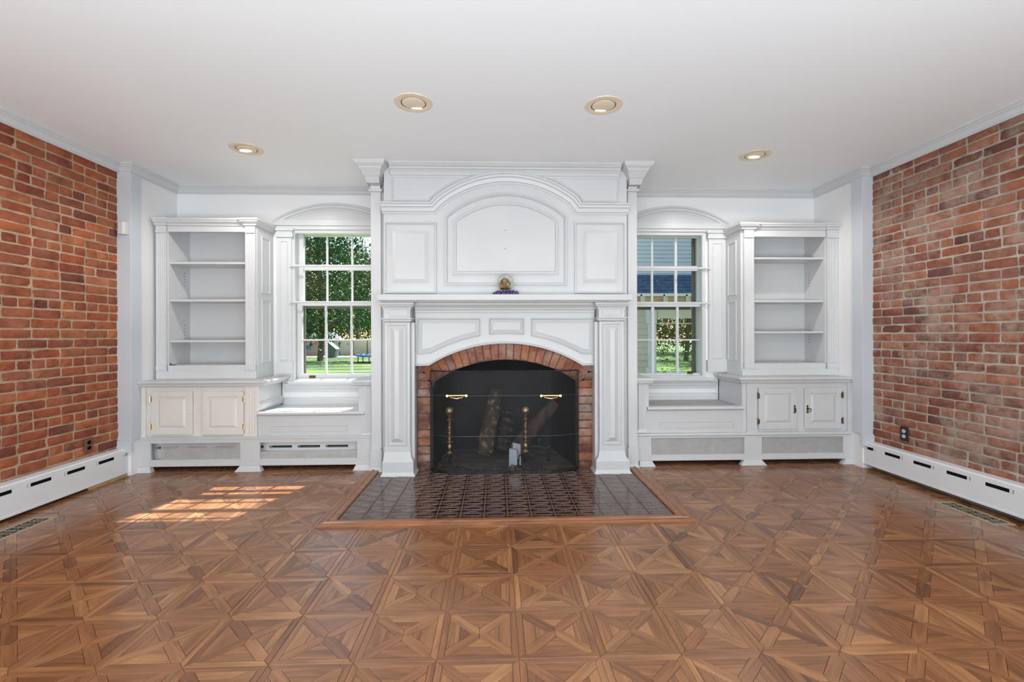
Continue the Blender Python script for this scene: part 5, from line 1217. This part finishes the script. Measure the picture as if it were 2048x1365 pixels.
zso = zpx(606, ye, 1330)
for k in range(9):
    b = MB(); xx = 2.25 + k * .36; b.hexa([(xx, ye - .03, zso + .02), (xx + .025, ye - .03, zso + .02), (xx + .025, ye - .03, zso + .13), (xx, ye - .03, zso + .13)], [(xx + .06, ye - .002, zso), (xx + .085, ye - .002, zso), (xx + .085, ye - .002, zso + .13), (xx + .06, ye - .002, zso + .13)]); b.build('rafter_tail', trimb, NW)
# lower wall of the porch with its big window
Yp = 7.35; z = ZG; zt_ = zso + .05; wxa, wxb = wx(1297, Yp), wx(1400, Yp) + .6; pitch2 = .105
wz0 = zpx(760, Yp, 1340) ; wz1 = zpx(618, Yp, 1340)
while z < zt_:
    b = MB(); b.add([(x0, Yp - .02, z), (wxa, Yp - .02, z), (wxa, Yp - .004, z + pitch2), (x0, Yp - .004, z + pitch2), (x0, Yp + .02, z), (wxa, Yp + .02, z), (wxa, Yp + .02, z + pitch2), (x0, Yp + .02, z + pitch2)], [(0, 1, 2, 3), (4, 5, 6, 7), (0, 1, 5, 4), (1, 2, 6, 5), (2, 3, 7, 6), (3, 0, 4, 7)]); b.build('clapboard', clap2, NW); z += pitch2
b = MB(); ppx0, ppx1 = wx(1294, Yp), wx(1311, Yp); b.box(ppx0 + .01, ppx1, Yp - .05, Yp + .1, ZG, zt_); b.box(ppx0 - .03, ppx1, Yp - .07, Yp + .1, zpx(648, Yp, 1300), zt_); b.box(ppx0 - .03, ppx1, Yp - .07, Yp + .1, ZG, zpx(734, Yp, 1300)); b.build('porch_post', noisy('pale_blue_white_post', (.55, .62, .66), (.62, .68, .70), 2, .6, 0), NW, bev=.01, label='pale blue-white porch post')
b = MB(); b.box(ppx1, wxb, Yp - .04, Yp + .1, zpx(637, Yp, 1340), zt_); b.build('lintel', trimb, NW)
b = MB(); b.box(ppx1, wxb, Yp + .02, Yp + .025, ZG, zpx(637, Yp, 1340)); b.build('porch_glass', glass, NW)
b = MB()
for q in (647.5,): zz = zpx(q, Yp, 1340); b.box(ppx1, wxb, Yp, Yp + .018, zz - .008, zz + .008)
for q in (1325, 1345, 1368): xx = wx(q, Yp); b.box(xx - .006, xx + .006, Yp, Yp + .018, zpx(647, Yp, 1340), zpx(637, Yp, 1340))
b.build('muntin', trimb, NW)
# garden behind the porch glass: the wing is open to the lawn there
b = MB(); b.box(1.9, 2.2, Yp + .1, Yw, ZG, zt_); b.build('side_wall', clap2, NW)
tree(5.3, 17, 8, 2.6, 9000, lg, .05, 'green tree on the lawn seen through the porch glass', grp='trees near the wing', low=.25, seed=21, br=10)
tree(13.0, 31, 11, 5.5, 15000, ly, .12, 'brown-leaved tree seen through the porch glass far behind', grp='trees near the wing', low=.1, seed=23, br=12)
tree(20.5, 46, 13, 7.5, 15000, lg, .2, 'dense dark tree farthest behind the porch glass', grp='trees near the wing', low=.02, seed=41, br=16)
t = thing('garden_shrub', (3.35, 9.6, ZG), 'dark green shrub at the lower left of the porch glass', 'shrub'); f = MB(); rr = random.Random(4)
for k in range(2500):
    a = rr.uniform(0, 6.28); u = rr.uniform(-1, 1); q = rr.random() ** .5; p = Vector((3.35 + .42 * q * math.cos(a), 9.6 + .4 * q * math.sin(a), ZG + .45 + .5 * u * q)); n_ = Vector((rr.uniform(-1, 1), rr.uniform(-1, 1), rr.uniform(-.3, 1))).normalized(); u_ = n_.cross(Vector((.3, .2, 1))).normalized(); v_ = n_.cross(u_); s = .035
    f.add([p - u_ * s, p - v_ * s * .5, p + u_ * s, p + v_ * s * .5], [(0, 1, 2, 3)])
o = f.build('foliage', ls, t); o['kind'] = 'stuff'
